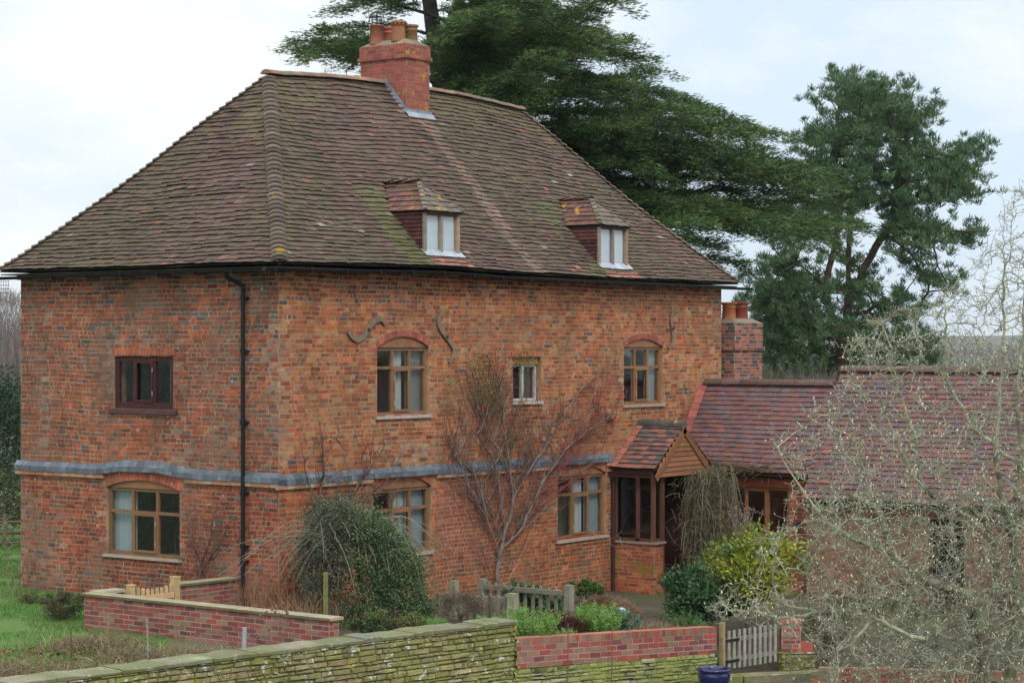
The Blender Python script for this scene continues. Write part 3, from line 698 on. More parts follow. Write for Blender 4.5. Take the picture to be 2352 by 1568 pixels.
# ---------------------------------------------------------------- chimneys
def chimney(u0, u1, v0, v1, zb, zt, pal, label, ledge=.30, cap=.12, mort=(.30, .22, .17), mat=M_newbrick):
    mb = MB()
    def shaft(e, za, zb_):
        pls = [(Plane((u0-e, v0-e, 0), (1, 0, 0), (0, -1, 0)), u1-u0+2*e), (Plane((u0-e, v0-e, 0), (0, 1, 0), (-1, 0, 0)), v1-v0+2*e),
               (Plane((u0-e, v1+e, 0), (1, 0, 0), (0, 1, 0)), u1-u0+2*e), (Plane((u1+e, v0-e, 0), (0, 1, 0), (1, 0, 0)), v1-v0+2*e)]
        mb.box((u0-e, v0-e, za), (u1-u0+2*e, 0, 0), (0, v1-v0+2*e, 0), (0, 0, zb_-za), mort)
        for pl, L_ in pls: lay_bricks(mb, pl, 0, L_, za, zb_, [], pal, course=.075, bond='flemish', wob=0, jit=.0015, proud=(.003, .006), L=.225)
    shaft(0, zb, zt-ledge); shaft(.045, zt-ledge, zt-ledge+.075); shaft(.015, zt-ledge+.075, zt)
    c0, c1 = .0, .17; z0, z1 = zt+.001, zt+cap       # mortar flaunching
    A = [(u0-c0, v0-c0, z0), (u1+c0, v0-c0, z0), (u1+c0, v1+c0, z0), (u0-c0, v1+c0, z0)]; B = [(u0+c1, v0+c1, z1), (u1-c1, v0+c1, z1), (u1-c1, v1-c1, z1), (u0+c1, v1-c1, z1)]
    for i in range(4): mb.face([A[i], A[(i+1) % 4], B[(i+1) % 4], B[i]], (.22, .19, .14))
    mb.face(B, (.22, .19, .14)); return mb.build('chimney', mat, house, label=label)
cp = lambda s, z, i, w: cv(rnd.choice([(.36, .095, .065), (.33, .085, .06), (.29, .08, .065), (.39, .11, .07)]), .08)
M_stack = material('stack_brick', .9, .15, 3, (50, .4), [((.45, .33, .03), 3.2, .61, .64, .8), ((.12, .08, .07), 2, .55, .75, .6)])
ch = chimney(*CHM, 8.3, 10.50, cp, 'tall ridge chimney with four clay pots', mat=M_stack)
def pot(o, r, h, style, col, par, lbl=None):
    mb = MB(); p = {'plain': [(r, 0), (r*.96, h*.93), (r*1.06, h*.94), (r*1.07, h*.985), (r, h), (r*.85, h), (r*.84, h*.4)],
        'flare': [(r*1.05, 0), (r*.88, h*.74), (r*.9, h*.76), (r*1.08, h*.80), (r*1.15, h*.83), (r*1.15, h*.93), (r*1.08, h), (r*.8, h), (r*.78, h*.4)],
        'roll': [(r*1.0, 0), (r*.88, h*.68), (r*.98, h*.70), (r*.98, h*.74), (r*.86, h*.76), (r*.9, h*.86), (r*1.1, h*.9), (r*1.12, h*.97), (r*1.05, h), (r*.75, h), (r*.74, h*.4)]}[style]
    mb.lathe(o, p, 20, col); mb.lathe(o, [(r*.83, h*.4), (0, h*.4)], 20, (.01, .01, .01))
    if style == 'flare':
        for k in range(12):
            a = k*math.pi/6; q = Vector(o)+Vector((math.cos(a)*r*1.15, math.sin(a)*r*1.15, h*.88)); mb.box(q-Vector((.012, .012, .015)), (.024, 0, 0), (0, .024, 0), (0, 0, .03), (.02, .015, .01))
    return sub(mb, 'chimney_pot', M_terra, par, smooth=True, **({'label': lbl} if lbl else {}))
pot((6.86, 3.62, 10.55), .145, .40, 'plain', (.34, .12, .085), ch, 'plain pink clay pot'); pot((6.88, 3.06, 10.57), .145, .42, 'flare', (.32, .15, .08), ch, 'flared clay pot with a ring of holes')
pot((7.24, 3.02, 10.55), .135, .40, 'roll', (.25, .15, .07), ch, 'lichen covered clay pot'); pot((7.22, 3.60, 10.55), .13, .40, 'roll', (.42, .13, .08), ch, 'red clay pot at the back')
cw = MB()
for k in range(10):
    a = k*math.pi/5; cw.tube([Vector((6.86, 3.62, 10.94))+Vector((math.cos(a)*rr, math.sin(a)*rr, zz)) for rr, zz in ((.11, 0), (.165, .09), (.15, .2), (.07, .28), (0, .30))], .006, 4)
for rr, zz in ((.165, .1), (.155, .18), (.10, .255), (.14, .04)): cw.tube([Vector((6.86, 3.62, 10.94))+Vector((math.cos(t*.3927)*rr, math.sin(t*.3927)*rr, zz)) for t in range(17)], .006, 4)
sub(cw, 'bird_guard', M_black, ch)
fl = MB(); S0, sr0, nn0 = surf('front')          # lead flashings
hv = CHM[2]+OH
for k in range(5):
    x0 = CHM[0]-.06+(CHM[1]-CHM[0]+.12)*k/5; x1 = x0+(CHM[1]-CHM[0]+.12)/5
    fl.face([S0(x0, hv-.09, .05), S0(x1, hv-.09, .05), S0(x1, hv+.0, .06), S0(x0, hv+.0, .06)], cv((.30, .34, .38), .08))
    fl.face([Vector((x0, CHM[2]-.016, zprof(hv)+.04)), Vector((x1, CHM[2]-.016, zprof(hv)+.04)), Vector((x1, CHM[2]-.016, zprof(hv)+.24)), Vector((x0, CHM[2]-.016, zprof(hv)+.24))], cv((.22, .26, .30), .1))
for x, sg in ((CHM[0], -1), (CHM[1], 1)):
    for k in range(6):
        va, vb_ = CHM[2]+(3.24-CHM[2])*k/6, CHM[2]+(3.24-CHM[2])*(k+1)/6; za, zb = zprof(va+OH)+dz(x, va, va+OH), zprof(vb_+OH)+dz(x, vb_, vb_+OH)
        fl.face([(x+sg*.018, va, za), (x+sg*.018, vb_, zb), (x+sg*.018, vb_, zb+.16), (x+sg*.018, va, za+.16)], cv((.26, .30, .35), .1))
        fl.face([(x+sg*.018, va, za+.05), (x+sg*.018, vb_, zb+.05), (x+sg*.09, vb_, zb+.04), (x+sg*.09, va, za+.04)], cv((.26, .30, .34), .1))
sub(fl, 'flashing', M_lead, ch)
ch2 = chimney(14.72, 15.95, -.22, .70, ZB, 4.93, lambda s, z, i, w: cv(rnd.choice([(.33, .12, .08), (.28, .10, .07), (.12, .08, .075), (.38, .14, .09), (.09, .075, .075)]), .13), 'lower chimney beside the far end wall', ledge=.62, cap=.10, mort=(.36, .28, .23))
pot((15.0, .1, 4.97), .165, .42, 'roll', (.44, .16, .07), ch2, 'orange clay pot'); pot((15.55, .1, 4.97), .165, .44, 'roll', (.28, .06, .05), ch2, 'dark red clay pot')
# ---------------------------------------------------------------- iron ties, vent
def Z5(x, y): return ((800+x/2.24)*.9408, (400+y/2.24)*.9408)
def tie(pts, w0, label):
    P = [on_v(*Z5(*p)) for p in pts]; C_ = []
    for i in range(len(P)-1):                    # Catmull-Rom
        a, b, c, d = P[max(0, i-1)], P[i], P[i+1], P[min(len(P)-1, i+2)]
        for k in range(6):
            t = k/6; C_.append(.5*((2*b)+(c-a)*t+(2*a-5*b+4*c-d)*t*t+(3*b-a-3*c+d)*t**3))
    C_.append(P[-1]); mb = MB(); n = len(C_); R_ = []
    for i, q in enumerate(C_):
        t = (C_[min(n-1, i+1)]-C_[max(0, i-1)]); t.y = 0; t.normalize(); s = Vector((-t.z, 0, t.x)); w = w0*(.45+.55*math.sin(math.pi*min(1, (i+2)/(n+3)))**.5)
        R_.append([Vector((q.x, y, q.z))+s*e*w/2 for y in (-.05, -.025) for e in (-1, 1)])
    for a, b in zip(R_[:-1], R_[1:]):
        for p, q in ((0, 1), (1, 3), (3, 2), (2, 0)): mb.face([a[p], a[q], b[q], b[p]], (.22, .155, .11))
    m = C_[n//2]; mb.tube([(m.x, -.0, m.z), (m.x, -.085, m.z)], .028, 8, (.08, .06, .05)); mb.build('wall_tie', M_iron, house, label=label)
tie([(103, 915), (125, 944), (155, 958), (190, 940), (212, 905), (235, 870), (262, 850), (290, 852), (308, 882)], .105, 'S shaped iron tie lying aslant above the near window')
tie([(618, 805), (602, 835), (598, 870), (612, 908), (640, 945), (665, 980), (682, 1015), (675, 1055), (655, 1088)], .085, 'long wavy iron tie right of the near window')
tie([(1905, 795), (1882, 812), (1872, 850), (1876, 900), (1880, 950), (1875, 985), (1856, 1010)], .075, 'slim upright iron tie by the far window')
p = on_v(1397, 958); mb = MB(); mb.tube([(p.x, .02, p.z), (p.x, -.13, p.z), (p.x, -.16, p.z-.01)], [.075, .075, .05], 14, (.20, .12, .08)); mb.tube([(p.x-.09, -.02, p.z+.02), (p.x-.09, -.05, p.z+.02)], .07, 10, (.05, .03, .03)); mb.build('vent_cowl', M_terra, house)
# little wire bracket under the far eave end
mb = MB()
for k in range(4): mb.tube([(-.25, W+.05+.07*k, 5.62), (-.25, W+.05+.07*k, 5.36)], .005, 4); mb.tube([(-.25, W+.03, 5.40+.07*k), (-.25, W+.3, 5.40+.07*k)], .005, 4)
mb.build('wire_bracket', M_black, house)
# ---------------------------------------------------------------- porch
pu0, pu1, pv = 10.12, 12.1, -1.0; pg = -.72
BR = (.13, .06, .04)
mb = MB(); pal = lambda s, z, i, w: cv(rnd.choice([(.42, .10, .05), (.36, .09, .05), (.46, .14, .06), (.30, .08, .05)]), .13)
zs = 1243; zsill = on_v(1515, 1243, pv).z
for pl, L_ in ((Plane((pu0, pv, 0), (1, 0, 0), (0, -1, 0)), .36), (Plane((pu0, pv, 0), (0, 1, 0), (-1, 0, 0)), -pv), (Plane((pu0+.36, pv, 0), (0, 1, 0), (1, 0, 0)), -pv)):
    backing(mb, pl, 0, L_, pg-.4, zsill-.05, [], (.35, .24, .15), depth=.05); lay_bricks(mb, pl, 0, L_, pg-.4, zsill-.05, [], pal, bond='flemish', wob=0, L=.225, course=.075)
mb.box((pu0+.02, pv+.02, zsill-.052), (.32, 0, 0), (0, -pv-.02, 0), (0, 0, .002), (.3, .2, .15))
porch = mb.build('porch', material('porch_brick', .92, .18, 2, (45, .5), [((.22, .20, .03), 2.6, .52, .62, .75)]), house, label='small gabled entrance porch')
tm = MB(); zt_ = 1.86
X = lambda a, b, c, d, e, f, col=BR: tm.box((a, c, e), (b-a, 0, 0), (0, d-c, 0), (0, 0, f-e), cv(col, .1))
X(pu0-.03, pu0+.40, pv-.05, 0, zsill-.05, zsill-.003, (.40, .30, .22))
for (x, y) in ((pu0, pv), (pu0+.28, pv), (pu0, -.09), (pu0, pv+.36)): X(x, x+.075, y, y+.075, zsill, zt_)
for x, y in ((pu1-.1, pv), (pu0+.28, pv)): X(x, x+.07, y, y+.07, pg-.4, zt_) if x > 11 else X(x+.076, x+.13, y, y+.07, pg-.4, zt_)
X(pu0, pu1, pv-.002, pv+.085, zt_, zt_+.09); X(pu0-.002, pu0+.085, pv, 0, zt_-.14, zt_+.09); X(pu1-.085, pu1, pv+.09, 0, zt_, zt_+.09)
X(pu0, pu0+.075, pv+.08, -.09, zsill, zsill+.06); X(pu0+.075, pu0+.28, pv+.01, pv+.07, zsill, zsill+.06)
sub(tm, 'timber_frame', M_wood, porch)
g = MB(); g.face([(pu0+.04, pv+.05, zsill), (pu0+.04, 0, zsill), (pu0+.04, 0, zt_), (pu0+.04, pv+.05, zt_)]); g.face([(pu0+.05, pv+.04, zsill), (pu0+.3, pv+.04, zsill), (pu0+.3, pv+.04, zt_), (pu0+.05, pv+.04, zt_)])
sub(g, 'pane', M_glass2, porch)
um, zr, ze, ov = (pu0+pu1)/2, 2.76, 1.90, .14; hw = (pu1-pu0)/2+.12; sl = math.atan2(zr-ze, hw); v0 = pv-.10
rt = MB()
for sg in (-1, 1):
    nn = Vector((sg*math.sin(sl), 0, math.cos(sl))); S = lambda s, h, up=0.0, sg=sg, nn=nn: Vector((um+sg*(hw-h), s, ze+(zr-ze)*h/hw))+nn*up
    def ppal(s, h):
        r = rnd.random()
        if abs(s-v0) < .2 and False: pass
        return cv((.29, .12, .09) if r < .25 else (.20, .10, .085) if r < .6 else (.12, .095, .085), .10)
    lay_tiles(rt, S, lambda h: (v0, 0.0), nn, 0, hw, 10, ppal, jh=.002, wig=.003, lift=.036)
    rt.face([S(v0, 0, -.01), S(0, 0, -.01), S(0, hw, -.01), S(v0, hw, -.01)], (.05, .03, .03))
    n = 7
    for k in range(n):                            # bedded verge tiles against the house wall
        rt.face([S(-.02, hw*k/n, .055), S(-.17, hw*k/n, .05), S(-.17, hw*(k+.94)/n, .05), S(-.02, hw*(k+.94)/n, .055)], cv((.42, .14, .10), .12))
pr_ = sub(rt, 'porch_roof', M_tile2, porch)
rr = MB()
for k in range(4):
    a = v0-.02-k*(v0-.02)/4; b = a-(v0-.02)/4*.96; rr.tube([(um, a, zr-.0), (um, b, zr-.0)], .11, 14, cv((.10, .095, .075), .1))
sub(rr, 'ridge_tiles', M_bonnet, porch)
gb = MB(); pg_ = Plane((0, v0+.02, 0), (1, 0, 0), (0, -1, 0)); z = ze-.16; k = 0
while z < zr-.12:
    zt2 = z+.105; hw2 = hw*(1-max(0, (z+.04-ze))/(zr-ze))-.03
    if z < ze: hw2 = hw-.06
    gb.face([pg_.p(um-hw2, z, .035), pg_.p(um+hw2, z, .035), pg_.p(um+hw2*.93, zt2, .012), pg_.p(um-hw2*.93, zt2, .012)], cv((.27, .12, .055), .08))
    gb.face([pg_.p(um-hw2, z, .035), pg_.p(um+hw2, z, .035), pg_.p(um+hw2, z, .0), pg_.p(um-hw2, z, .0)], (.06, .03, .02)); z += .10
sub(gb, 'gable_boards', M_wood, porch)
bb = MB()
for sg in (-1, 1):
    a = Vector((um+sg*(hw+.03), v0-.035, ze-.14)); b = Vector((um, v0-.035, zr-.02)); d = (b-a); off = Vector((sg*math.sin(sl), 0, math.cos(sl)))*-.13
    bb.box(a, d, off, (0, .03, 0), cv((.22, .10, .05), .05))
sub(bb, 'bargeboard', M_wood, porch)
gp = MB(); gutter(gp, (pu0-.17, 0, 1.83), (pu0-.17, v0+.05, 1.83), .05); gp.tube([(pu0-.17, -.12, 1.82), (pu0-.17, -.12, 1.72), (pu0-.08, -.06, 1.62), (pu0-.08, -.06, -.7)], .035, 10)
sub(gp, 'gutter', material('brown_pipe', .4, .05, 4, None, spec=.5, color=(.045, .022, .018)), porch)
dk = MB(); dk.box((pu0+.12, -.012, pg-.1), (1.80, 0, 0), (0, -.03, 0), (0, 0, 2.55), (.035, .018, .014)); dk.box((pu1-.06, pv+.1, pg-.1), (.05, 0, 0), (0, -pv-.1, 0), (0, 0, 2.6), (.06, .025, .018)); dk.box((pu0+.02, pv+.09, 1.87), (pu1-pu0-.1, 0, 0), (0, -pv-.1, 0), (0, 0, .02), (.04, .02, .015)); dk.box((pu0+.05, pv, pg-.12), (pu1-pu0, 0, 0), (0, -pv, 0), (0, 0, .05), (.09, .06, .045)); dk.box((pu0+.5, -.35, pg+.38), (1.4, 0, 0), (0, .3, 0), (0, 0, .04), (.15, .09, .06))  # wide door panel and lining near black, porch shade put into their colour
sub(dk, 'door', M_wood, porch)
# ================================================================== WING
wing = thing('low_wing', 'long low wing with a purple red tiled roof running towards the garden behind the magnolia', 'outbuilding', (12.5, -3, -.7))
KU, ZR1, UR, SLP = 1.45, 3.60, 13.63, 1.0
zw = lambda u: ZR1-KU*(UR-u)
VW0, VS, VE = 0.0, -3.35, -13.0
nnw = Vector((-KU, 0, 1)).normalized()
def wing_roof(va, vb, ue, ur, rows, mb):
    S = lambda s, h, up=0.0: Vector((ue+h, s, zw(ue+h)+.02*noise.noise((s*.4, h, 9))))+nnw*up
    def pal(s, h):
        r = rnd.random(); t = noise.noise((s*.5, h*1.2, 4))
        c = (.205, .10, .09) if r < .5 else (.175, .10, .10) if r < .75 else (.155, .11, .12) if r < .96 else (.26, .12, .085)
        if t > .2: c = tuple(.6*a+.4*b for a, b in zip(c, (.14, .10, .11)))
        return cv(c, .08)
    lay_tiles(mb, S, lambda h: (va, vb), nnw, 0, ur-ue, rows, pal, jh=.003, wig=.006, lift=.038, tw=.165)
    mb.face([S(va, 0, -.01), S(vb, 0, -.01), S(vb, ur-ue, -.01), S(va, ur-ue, -.01)], (.05, .03, .03))
    nb = Vector((KU, 0, 1)).normalized(); w = ur-ue
    S2 = lambda s, h, up=0.0: Vector((ur+w-h, s, zw(ue+h)))+nb*up
    lay_tiles(mb, S2, lambda h: (va, vb), nb, 0, w, rows, pal, jh=.002, wig=.004, lift=.026, tw=.165)
    mb.face([S2(va, 0, -.01), S2(vb, 0, -.01), S2(vb, w, -.01), S2(va, w, -.01)], (.05, .03, .03))
U1E, U2E, U2R = 12.36, 12.05, 13.84
mb = MB(); wing_roof(VS, -.0, U1E, UR, 19, mb); wing_roof(VE, VS, U2E, U2R, 27, mb)
wr = mb.build('roof', M_tile2, wing)
v_ = MB(); S = lambda s, h, up=0.0: Vector((U1E+h, s, zw(U1E+h)))+nnw*up; n = 12
for k in range(n): 
    for a, b in ((-.01, -.20),):
        h0, h1 = 1.27*k/n, 1.27*(k+.95)/n; v_.face([S(a, h0, .06), S(b, h0, .045), S(b, h1, .045), S(a, h1, .06)], cv((.40, .12, .10), .12))
sub(v_, 'verge_tiles', M_tile2, wr)
r_ = MB()
def ridge(va, vb, ur, zr, r_):
    n = int((va-vb)/.45)
    for k in range(n):
        a, b = va-(va-vb)*k/n, va-(va-vb)*(k+.985)/n; pts = []; c = cv((.14, .085, .07), .12)
        for q in range(9):
            an = -1.5+3*q/8; o = Vector((.135*math.sin(an), 0, .125*(math.cos(an)-.25))); pts.append((Vector((ur, a, zr))+o, Vector((ur, b, zr+.003))+o))
        for p, q in zip(pts[:-1], pts[1:]): r_.face([p[0], q[0], q[1], p[1]], c)
        r_.face([x[0] for x in pts], c); r_.face([x[1] for x in pts], c)
ridge(-.12, VS+.05, UR, ZR1, r_); ridge(VS-.0, VE, U2R, zw(U2R), r_); sub(r_, 'ridge_tiles', M_bonnet, wr)
WU1, WU2 = U1E+.14, U2E+.2
PW1 = Plane((WU1, 0, 0), (0, -1, 0), (-1, 0, 0)); PW2 = Plane((WU2, 0, 0), (0, -1, 0), (-1, 0, 0))
def vpx(px, py, u): return -on_u(px, py, u).y
wo = [vpx(1662, 1200, WU1), vpx(1812, 1200, WU1), -.35, on_u(1740, 1117, WU1).z, 0, 0]
dr = [vpx(2128, 1260, WU2), vpx(2215, 1260, WU2), -1.2, 1.0, 0, 0]
wp = lambda s, z, i, w: cv(rnd.choice([(.46, .13, .06), (.40, .11, .055), (.36, .10, .06)]), .12)
wp2 = lambda s, z, i, w: cv(rnd.choice([(.34, .15, .09), (.28, .13, .08), (.30, .18, .11), (.22, .11, .08)]), .16)
mb = MB(); backing(mb, PW1, 0, -VS, -1.4, zw(WU1)-.0, [wo], (.42, .30, .2)); lay_bricks(mb, PW1, 0, -VS, -1.4, wo[3], [wo], wp, bond='stretcher', wob=0)
PW1.box(mb, wo[0]-.25, -VS, wo[3]+.002, zw(WU1)-.03, 0, .02, (.36, .10, .055)); PW1.box(mb, wo[0]+.25, wo[0]+.33, wo[3]+.005, zw(WU1)-.06, .02, .026, (.45, .36, .28))
mb.build('wall', M_newbrick, wing, label='orange brick wall round the long window')
mb = MB(); backing(mb, PW2, -VS, -VE, -1.6, zw(WU2)+.02, [dr], (.3, .22, .16)); lay_bricks(mb, PW2, -VS, -VE, -1.6, zw(WU2)-.02, [dr], wp2)
PS = Plane((WU2, VS, 0), (1, 0, 0), (0, 1, 0)); backing(mb, PS, 0, .4, -1.6, 1.5, [], (.4, .2, .12), depth=.05)
ub = 2*U2R-WU2
mb.box((WU2, VE, -1.6), (ub-WU2, 0, 0), (0, .2, 0), (0, 0, 1.6+zw(WU2)), (.36, .14, .08)); mb.box((ub-.2, VE, -1.6), (.2, 0, 0), (0, -VE, 0), (0, 0, 1.6+zw(WU2)), (.36, .14, .08)); mb.face([(WU2, VE+.01, zw(WU2)), (ub, VE+.01, zw(WU2)), (U2R, VE+.01, zw(U2R))], (.36, .14, .08))
mb.face([(WU2, VS, zw(WU2)), (U2R, VS, zw(U2R)), (ub, VS, zw(WU2))], (.3, .12, .08))
mb.build('wall', M_brick, wing, label='duller brick wall with the dark doorway')
OAKW = (.30, .13, .05)
window(wing, PW1, wo[:5], 3, None, OAKW, rec=.04, fr=.06, mul=.05, casement=1, mat=M_wood, label='long brown window under the eaves')
mb = MB(); PW2.box(mb, dr[0], dr[0]+.07, -1.2, 1.0, -.2, -.1, (.10, .05, .03)); PW2.box(mb, dr[1]-.07, dr[1], -1.2, 1.0, -.2, -.1, (.10, .05, .03)); PW2.box(mb, dr[0]+.07, dr[1]-.07, .93, 1.0, -.2, -.1, (.10, .05, .03)); PW2.box(mb, dr[0]+.07, dr[1]-.07, -1.2, .93, -.19, -.15, (.015, .012, .01))
mb.build('door', M_wood, wing)
mb = MB(); gutter(mb, (U1E-.04, -.75, zw(U1E)-.05), (U1E-.04, VS+.02, zw(U1E)-.05), .05); mb.build('gutter', M_black, wing); mb = MB(); gutter(mb, (U2E-.04, VS, zw(U2E)-.05), (U2E-.04, VE, zw(U2E)-.05), .05); mb.build('gutter', M_black, wing)
p = on_u(1838, 1205, WU1); mb = MB(); mb.lathe((WU1-.16, p.y, p.z-.05), [(.10, .0), (.09, .03), (.05, .07), (.02, .10), (0, .1)], 12, (.04, .035, .03)); mb.box((WU1-.16, p.y-.012, p.z+.03), (.16, 0, 0), (0, .024, 0), (0, 0, .024), (.04, .035, .03))
mb.build('wall_lantern', M_iron, wing)
# ================================================================== GROUND, FAR LAND
def tagd(o, label, cat, group=None):
    o['label'] = label; o['category'] = cat
    if group: o['group'] = group
    return o
# garden walls first: the line where the terrace drops
SW0, SW1 = (-12.0, 20.6), (.06, 32.0)                       # stone wall, r/d of its front foot
def lerp2(a, b, t): return (a[0]+(b[0]-a[0])*t, a[1]+(b[1]-a[1])*t)
SW0 = (.06-6.42*2.0, 32.0-6.05*2.0)
DW0, DW1 = (.06, 32.25), (3.50, 35.75)
def frontside(r, d):
    """1 on the camera side (low ground), 0 on the terrace"""
    if r < .06: return d < 32.0+(r-.06)*6.05/6.42+.22
    return d < 32.55+(r-.06)*1.0174 if r < 3.62 else d < 36.17
def low_z(r, d): return -1.20-.02*max(0, min(8, d-30))+.02*noise.noise((r*.7, d*.7, 1))
def gz(x, y):
    r, d = rd_of(x, y)
    if frontside(r, d): return low_z(r, d)
    z = ground_z(x, y)
    if r > 3.2: z = low_z(r, d)+(z-low_z(r, d))*max(sm(37.4, 40.5, d), 1-sm(3.25, 3.6, r))
    return z+.03*noise.noise((x*.5, y*.5, 2))
mg = bpy.data.materials.new('ground_soil'); mg.use_nodes = True; nt = mg.node_tree; N = nt.nodes; L = nt.links; b = N['Principled BSDF']; b.inputs['Roughness'].default_value = .95
geo = N.new('ShaderNodeNewGeometry'); a = N.new('ShaderNodeAttribute'); a.attribute_name = 'tint'
n1 = N.new('ShaderNodeTexNoise'); n1.inputs['Scale'].default_value = 1.2; n1.inputs['Detail'].default_value = 8; n1.inputs['Roughness'].default_value = .7
n2 = N.new('ShaderNodeTexNoise'); n2.inputs['Scale'].default_value = 18; n2.inputs['Detail'].default_value = 5
mr = N.new('ShaderNodeMapRange'); mr.inputs['From Min'].default_value = .3; mr.inputs['From Max'].default_value = .7; mr.inputs['To Min'].default_value = .6; mr.inputs['To Max'].default_value = 1.35
vm = N.new('ShaderNodeVectorMath'); vm.operation = 'SCALE'; ad = N.new('ShaderNodeMath'); ad.operation = 'MULTIPLY_ADD'; ad.inputs[1].default_value = .5
L.new(geo.outputs['Position'], n1.inputs['Vector']); L.new(geo.outputs['Position'], n2.inputs['Vector']); L.new(n1.outputs['Fac'], ad.inputs[0]); 
m5 = N.new('ShaderNodeMath'); m5.operation = 'MULTIPLY'; m5.inputs[1].default_value = .5; L.new(n2.outputs['Fac'], m5.inputs[0]); L.new(m5.outputs[0], ad.inputs[2])
L.new(ad.outputs[0], mr.inputs['Value']); L.new(a.outputs['Color'], vm.inputs[0]); L.new(mr.outputs['Result'], vm.inputs['Scale']); L.new(vm.outputs[0], b.inputs['Base Color'])
bp = N.new('ShaderNodeBump'); bp.inputs['Strength'].default_value = .6; bp.inputs['Distance'].default_value = .05; L.new(n2.outputs['Fac'], bp.inputs['Height']); L.new(bp.outputs[0], b.inputs['Normal'])
def lawn(r, d):
    e = noise.noise((r*.5, d*.5, 4))*1.5
    return r < -5.2+e*.3 and d > 28.3+(r+6)*.8+e*.6
def gcol(x, y):
    r, d = rd_of(x, y)
    if frontside(r, d): return (.10, .075, .055)
    if d > 70:
        return (.10, .11, .05) if noise.noise((x*.012, y*.012, 3)) > -.1 else (.10, .075, .06)
    if r < -15+5*noise.noise((r*.08, d*.08, 2)) and d < 140: return (.06, .075, .035)
    if lawn(r, d) or d > 50 : return (.10, .18, .035)
    if r < -3.0: return (.13, .12, .05)
    t = noise.noise((x*.6, y*.6, 9)); return (.10, .08, .05) if t > .15 else (.085, .09, .035) if t < -.15 else (.085, .066, .04)
mb = MB(); rr_ = np.concatenate([np.arange(-14, 12, .22)]); dd_ = np.arange(24.5, 52, .22)
nr, nd = len(rr_), len(dd_)
V = []
for d in dd_:
    for r in rr_:
        p = RD(r, d); V.append((p.x, p.y, gz(p.x, p.y)))
F = []; Cc = []
for i in range(nd-1):
    for j in range(nr-1):
        k = i*nr+j; F.append((k, k+1, k+nr+1, k+nr)); q = V[k]; Cc.append(gcol(q[0], q[1]))
mb.bulk(V, F, Cc)
# wide rings joined to the fine patch, out to the horizon
def far_z(r, d):
    if d > 52: z = ground_z(*RD(r, d).xy)
    elif d < 24.5: z = -1.08-.02*(24.5-d)*0
    else: z = gz(*RD(max(-14, min(rr_[-1], r)), d).xy)
    rad = math.hypot(r, d)
    if rad > 900: z += sm(900, 3500, rad)*(34+14*noise.noise((r/900, d/900, 1)))+4*noise.noise((r/260, d/260, 5))
    return z
def strip(rs, ds):
    V = []; F = []; C_ = []
    for d in ds:
        for r in rs: p = RD(r, d, far_z(r, d)); V.append(tuple(p))
    n = len(rs)
    for i in range(len(ds)-1):
        for j in range(n-1): F.append((i*n+j, i*n+j+1, (i+1)*n+j+1, (i+1)*n+j)); C_.append(gcol(*V[i*n+j][:2]))
    mb.bulk(V, F, C_)
dl, dh, rl, rh = dd_[0], dd_[-1], rr_[0], rr_[-1]
geo_ = lambda a, b, n: [a*(b/a)**(i/n) for i in range(n+1)]
rsL = [-x for x in geo_(14, 5200, 26)][::-1]; rsL[-1] = rl; rsH = geo_(12, 5200, 26); rsH[0] = rh
allr = rsL+[rl+(rh-rl)*k/24 for k in range(1, 24)]+rsH
strip(allr, [dh]+[dh+x for x in geo_(2, 5200, 60)]); strip(allr, [-4000, -1200, -400, -120, -40, -10, 10, 18, dl])
strip(rsL, list(dd_[::6])+[dh]); strip(rsH, list(dd_[::6])+[dh])
mb.build('ground', mg, None, kind='structure', smooth=True)
# ---------------------------------------------------------------- dry stone wall
def sp(c, s=.2): return cv(c, s)
def rubble(pl, s0, s1, z0, z1, mb, cols, n0=-.05, ztop=None, rowh=(.045, .095), lens=(.09, .34), tilt=.0):
    z = z0
    while z < z1-.01:
        h = min(rnd.uniform(*rowh), z1-z); s = s0-rnd.uniform(0, .1)
        if z1-(z+h) < .03: h = z1-z
        while s < s1:
            w = min(rnd.uniform(*lens)*(1 if rnd.random() < .8 else .5), s1-s); hh_ = h*rnd.uniform(.86, 1.0)
            if w < .04: break
            off = (lambda x: (ztop(x)-z1) if ztop else 0); J = lambda a=.010: rnd.uniform(-a, a); e0 = .018*noise.noise((s*1.5, z*3, 7)); e1 = .018*noise.noise(((s+w)*1.5, z*3, 7))
            a, b, c, d = s+.007, s+w-.007, z+.005+e0, z+hh_-.004; pr = rnd.uniform(.0, .035); k = .014
            F = [pl.p(a+k+J(), c+off(a)+k*.6+J(), pr), pl.p(b-k+J(), c+off(b)+k*.6+J(), pr+J()), pl.p(b-k+J(), d+off(b)-k*.6+J(), pr+J()), pl.p(a+k+J(), d+off(a)-k*.6+J(), pr)]
            G = [pl.p(a, c+off(a), pr-.03), pl.p(b, c+off(b), pr-.03), pl.p(b, d+off(b), pr-.03), pl.p(a, d+off(a), pr-.03)]
            B = [pl.p(a, c+off(a), n0), pl.p(b, c+off(b), n0), pl.p(b, d+off(b), n0), pl.p(a, d+off(a), n0)]
            col = sp(rnd.choice(cols)); q = len(mb.v); mb.v.extend([tuple(v) for v in F+G+B]); mb.f.append((q, q+1, q+2, q+3)); mb.c.append(col)
            for m in (0, 4):
                for i in range(4): mb.f.append((q+m+i, q+m+4+i, q+m+4+(i+1) % 4, q+m+(i+1) % 4)); mb.c.append(col)
            s += w
        z += h
STC = [(.27, .24, .12), (.33, .29, .15), (.24, .21, .11), (.34, .28, .18), (.29, .27, .14), (.27, .25, .16), (.32, .23, .15)]
P0, P1 = RD(*SW0), RD(*SW1); Ld = (P1-P0).length; sd = (P1-P0).normalized(); nd_ = Vector((sd.y, -sd.x, 0))
if nd_.dot(CAM-P0) < 0: nd_ = -nd_
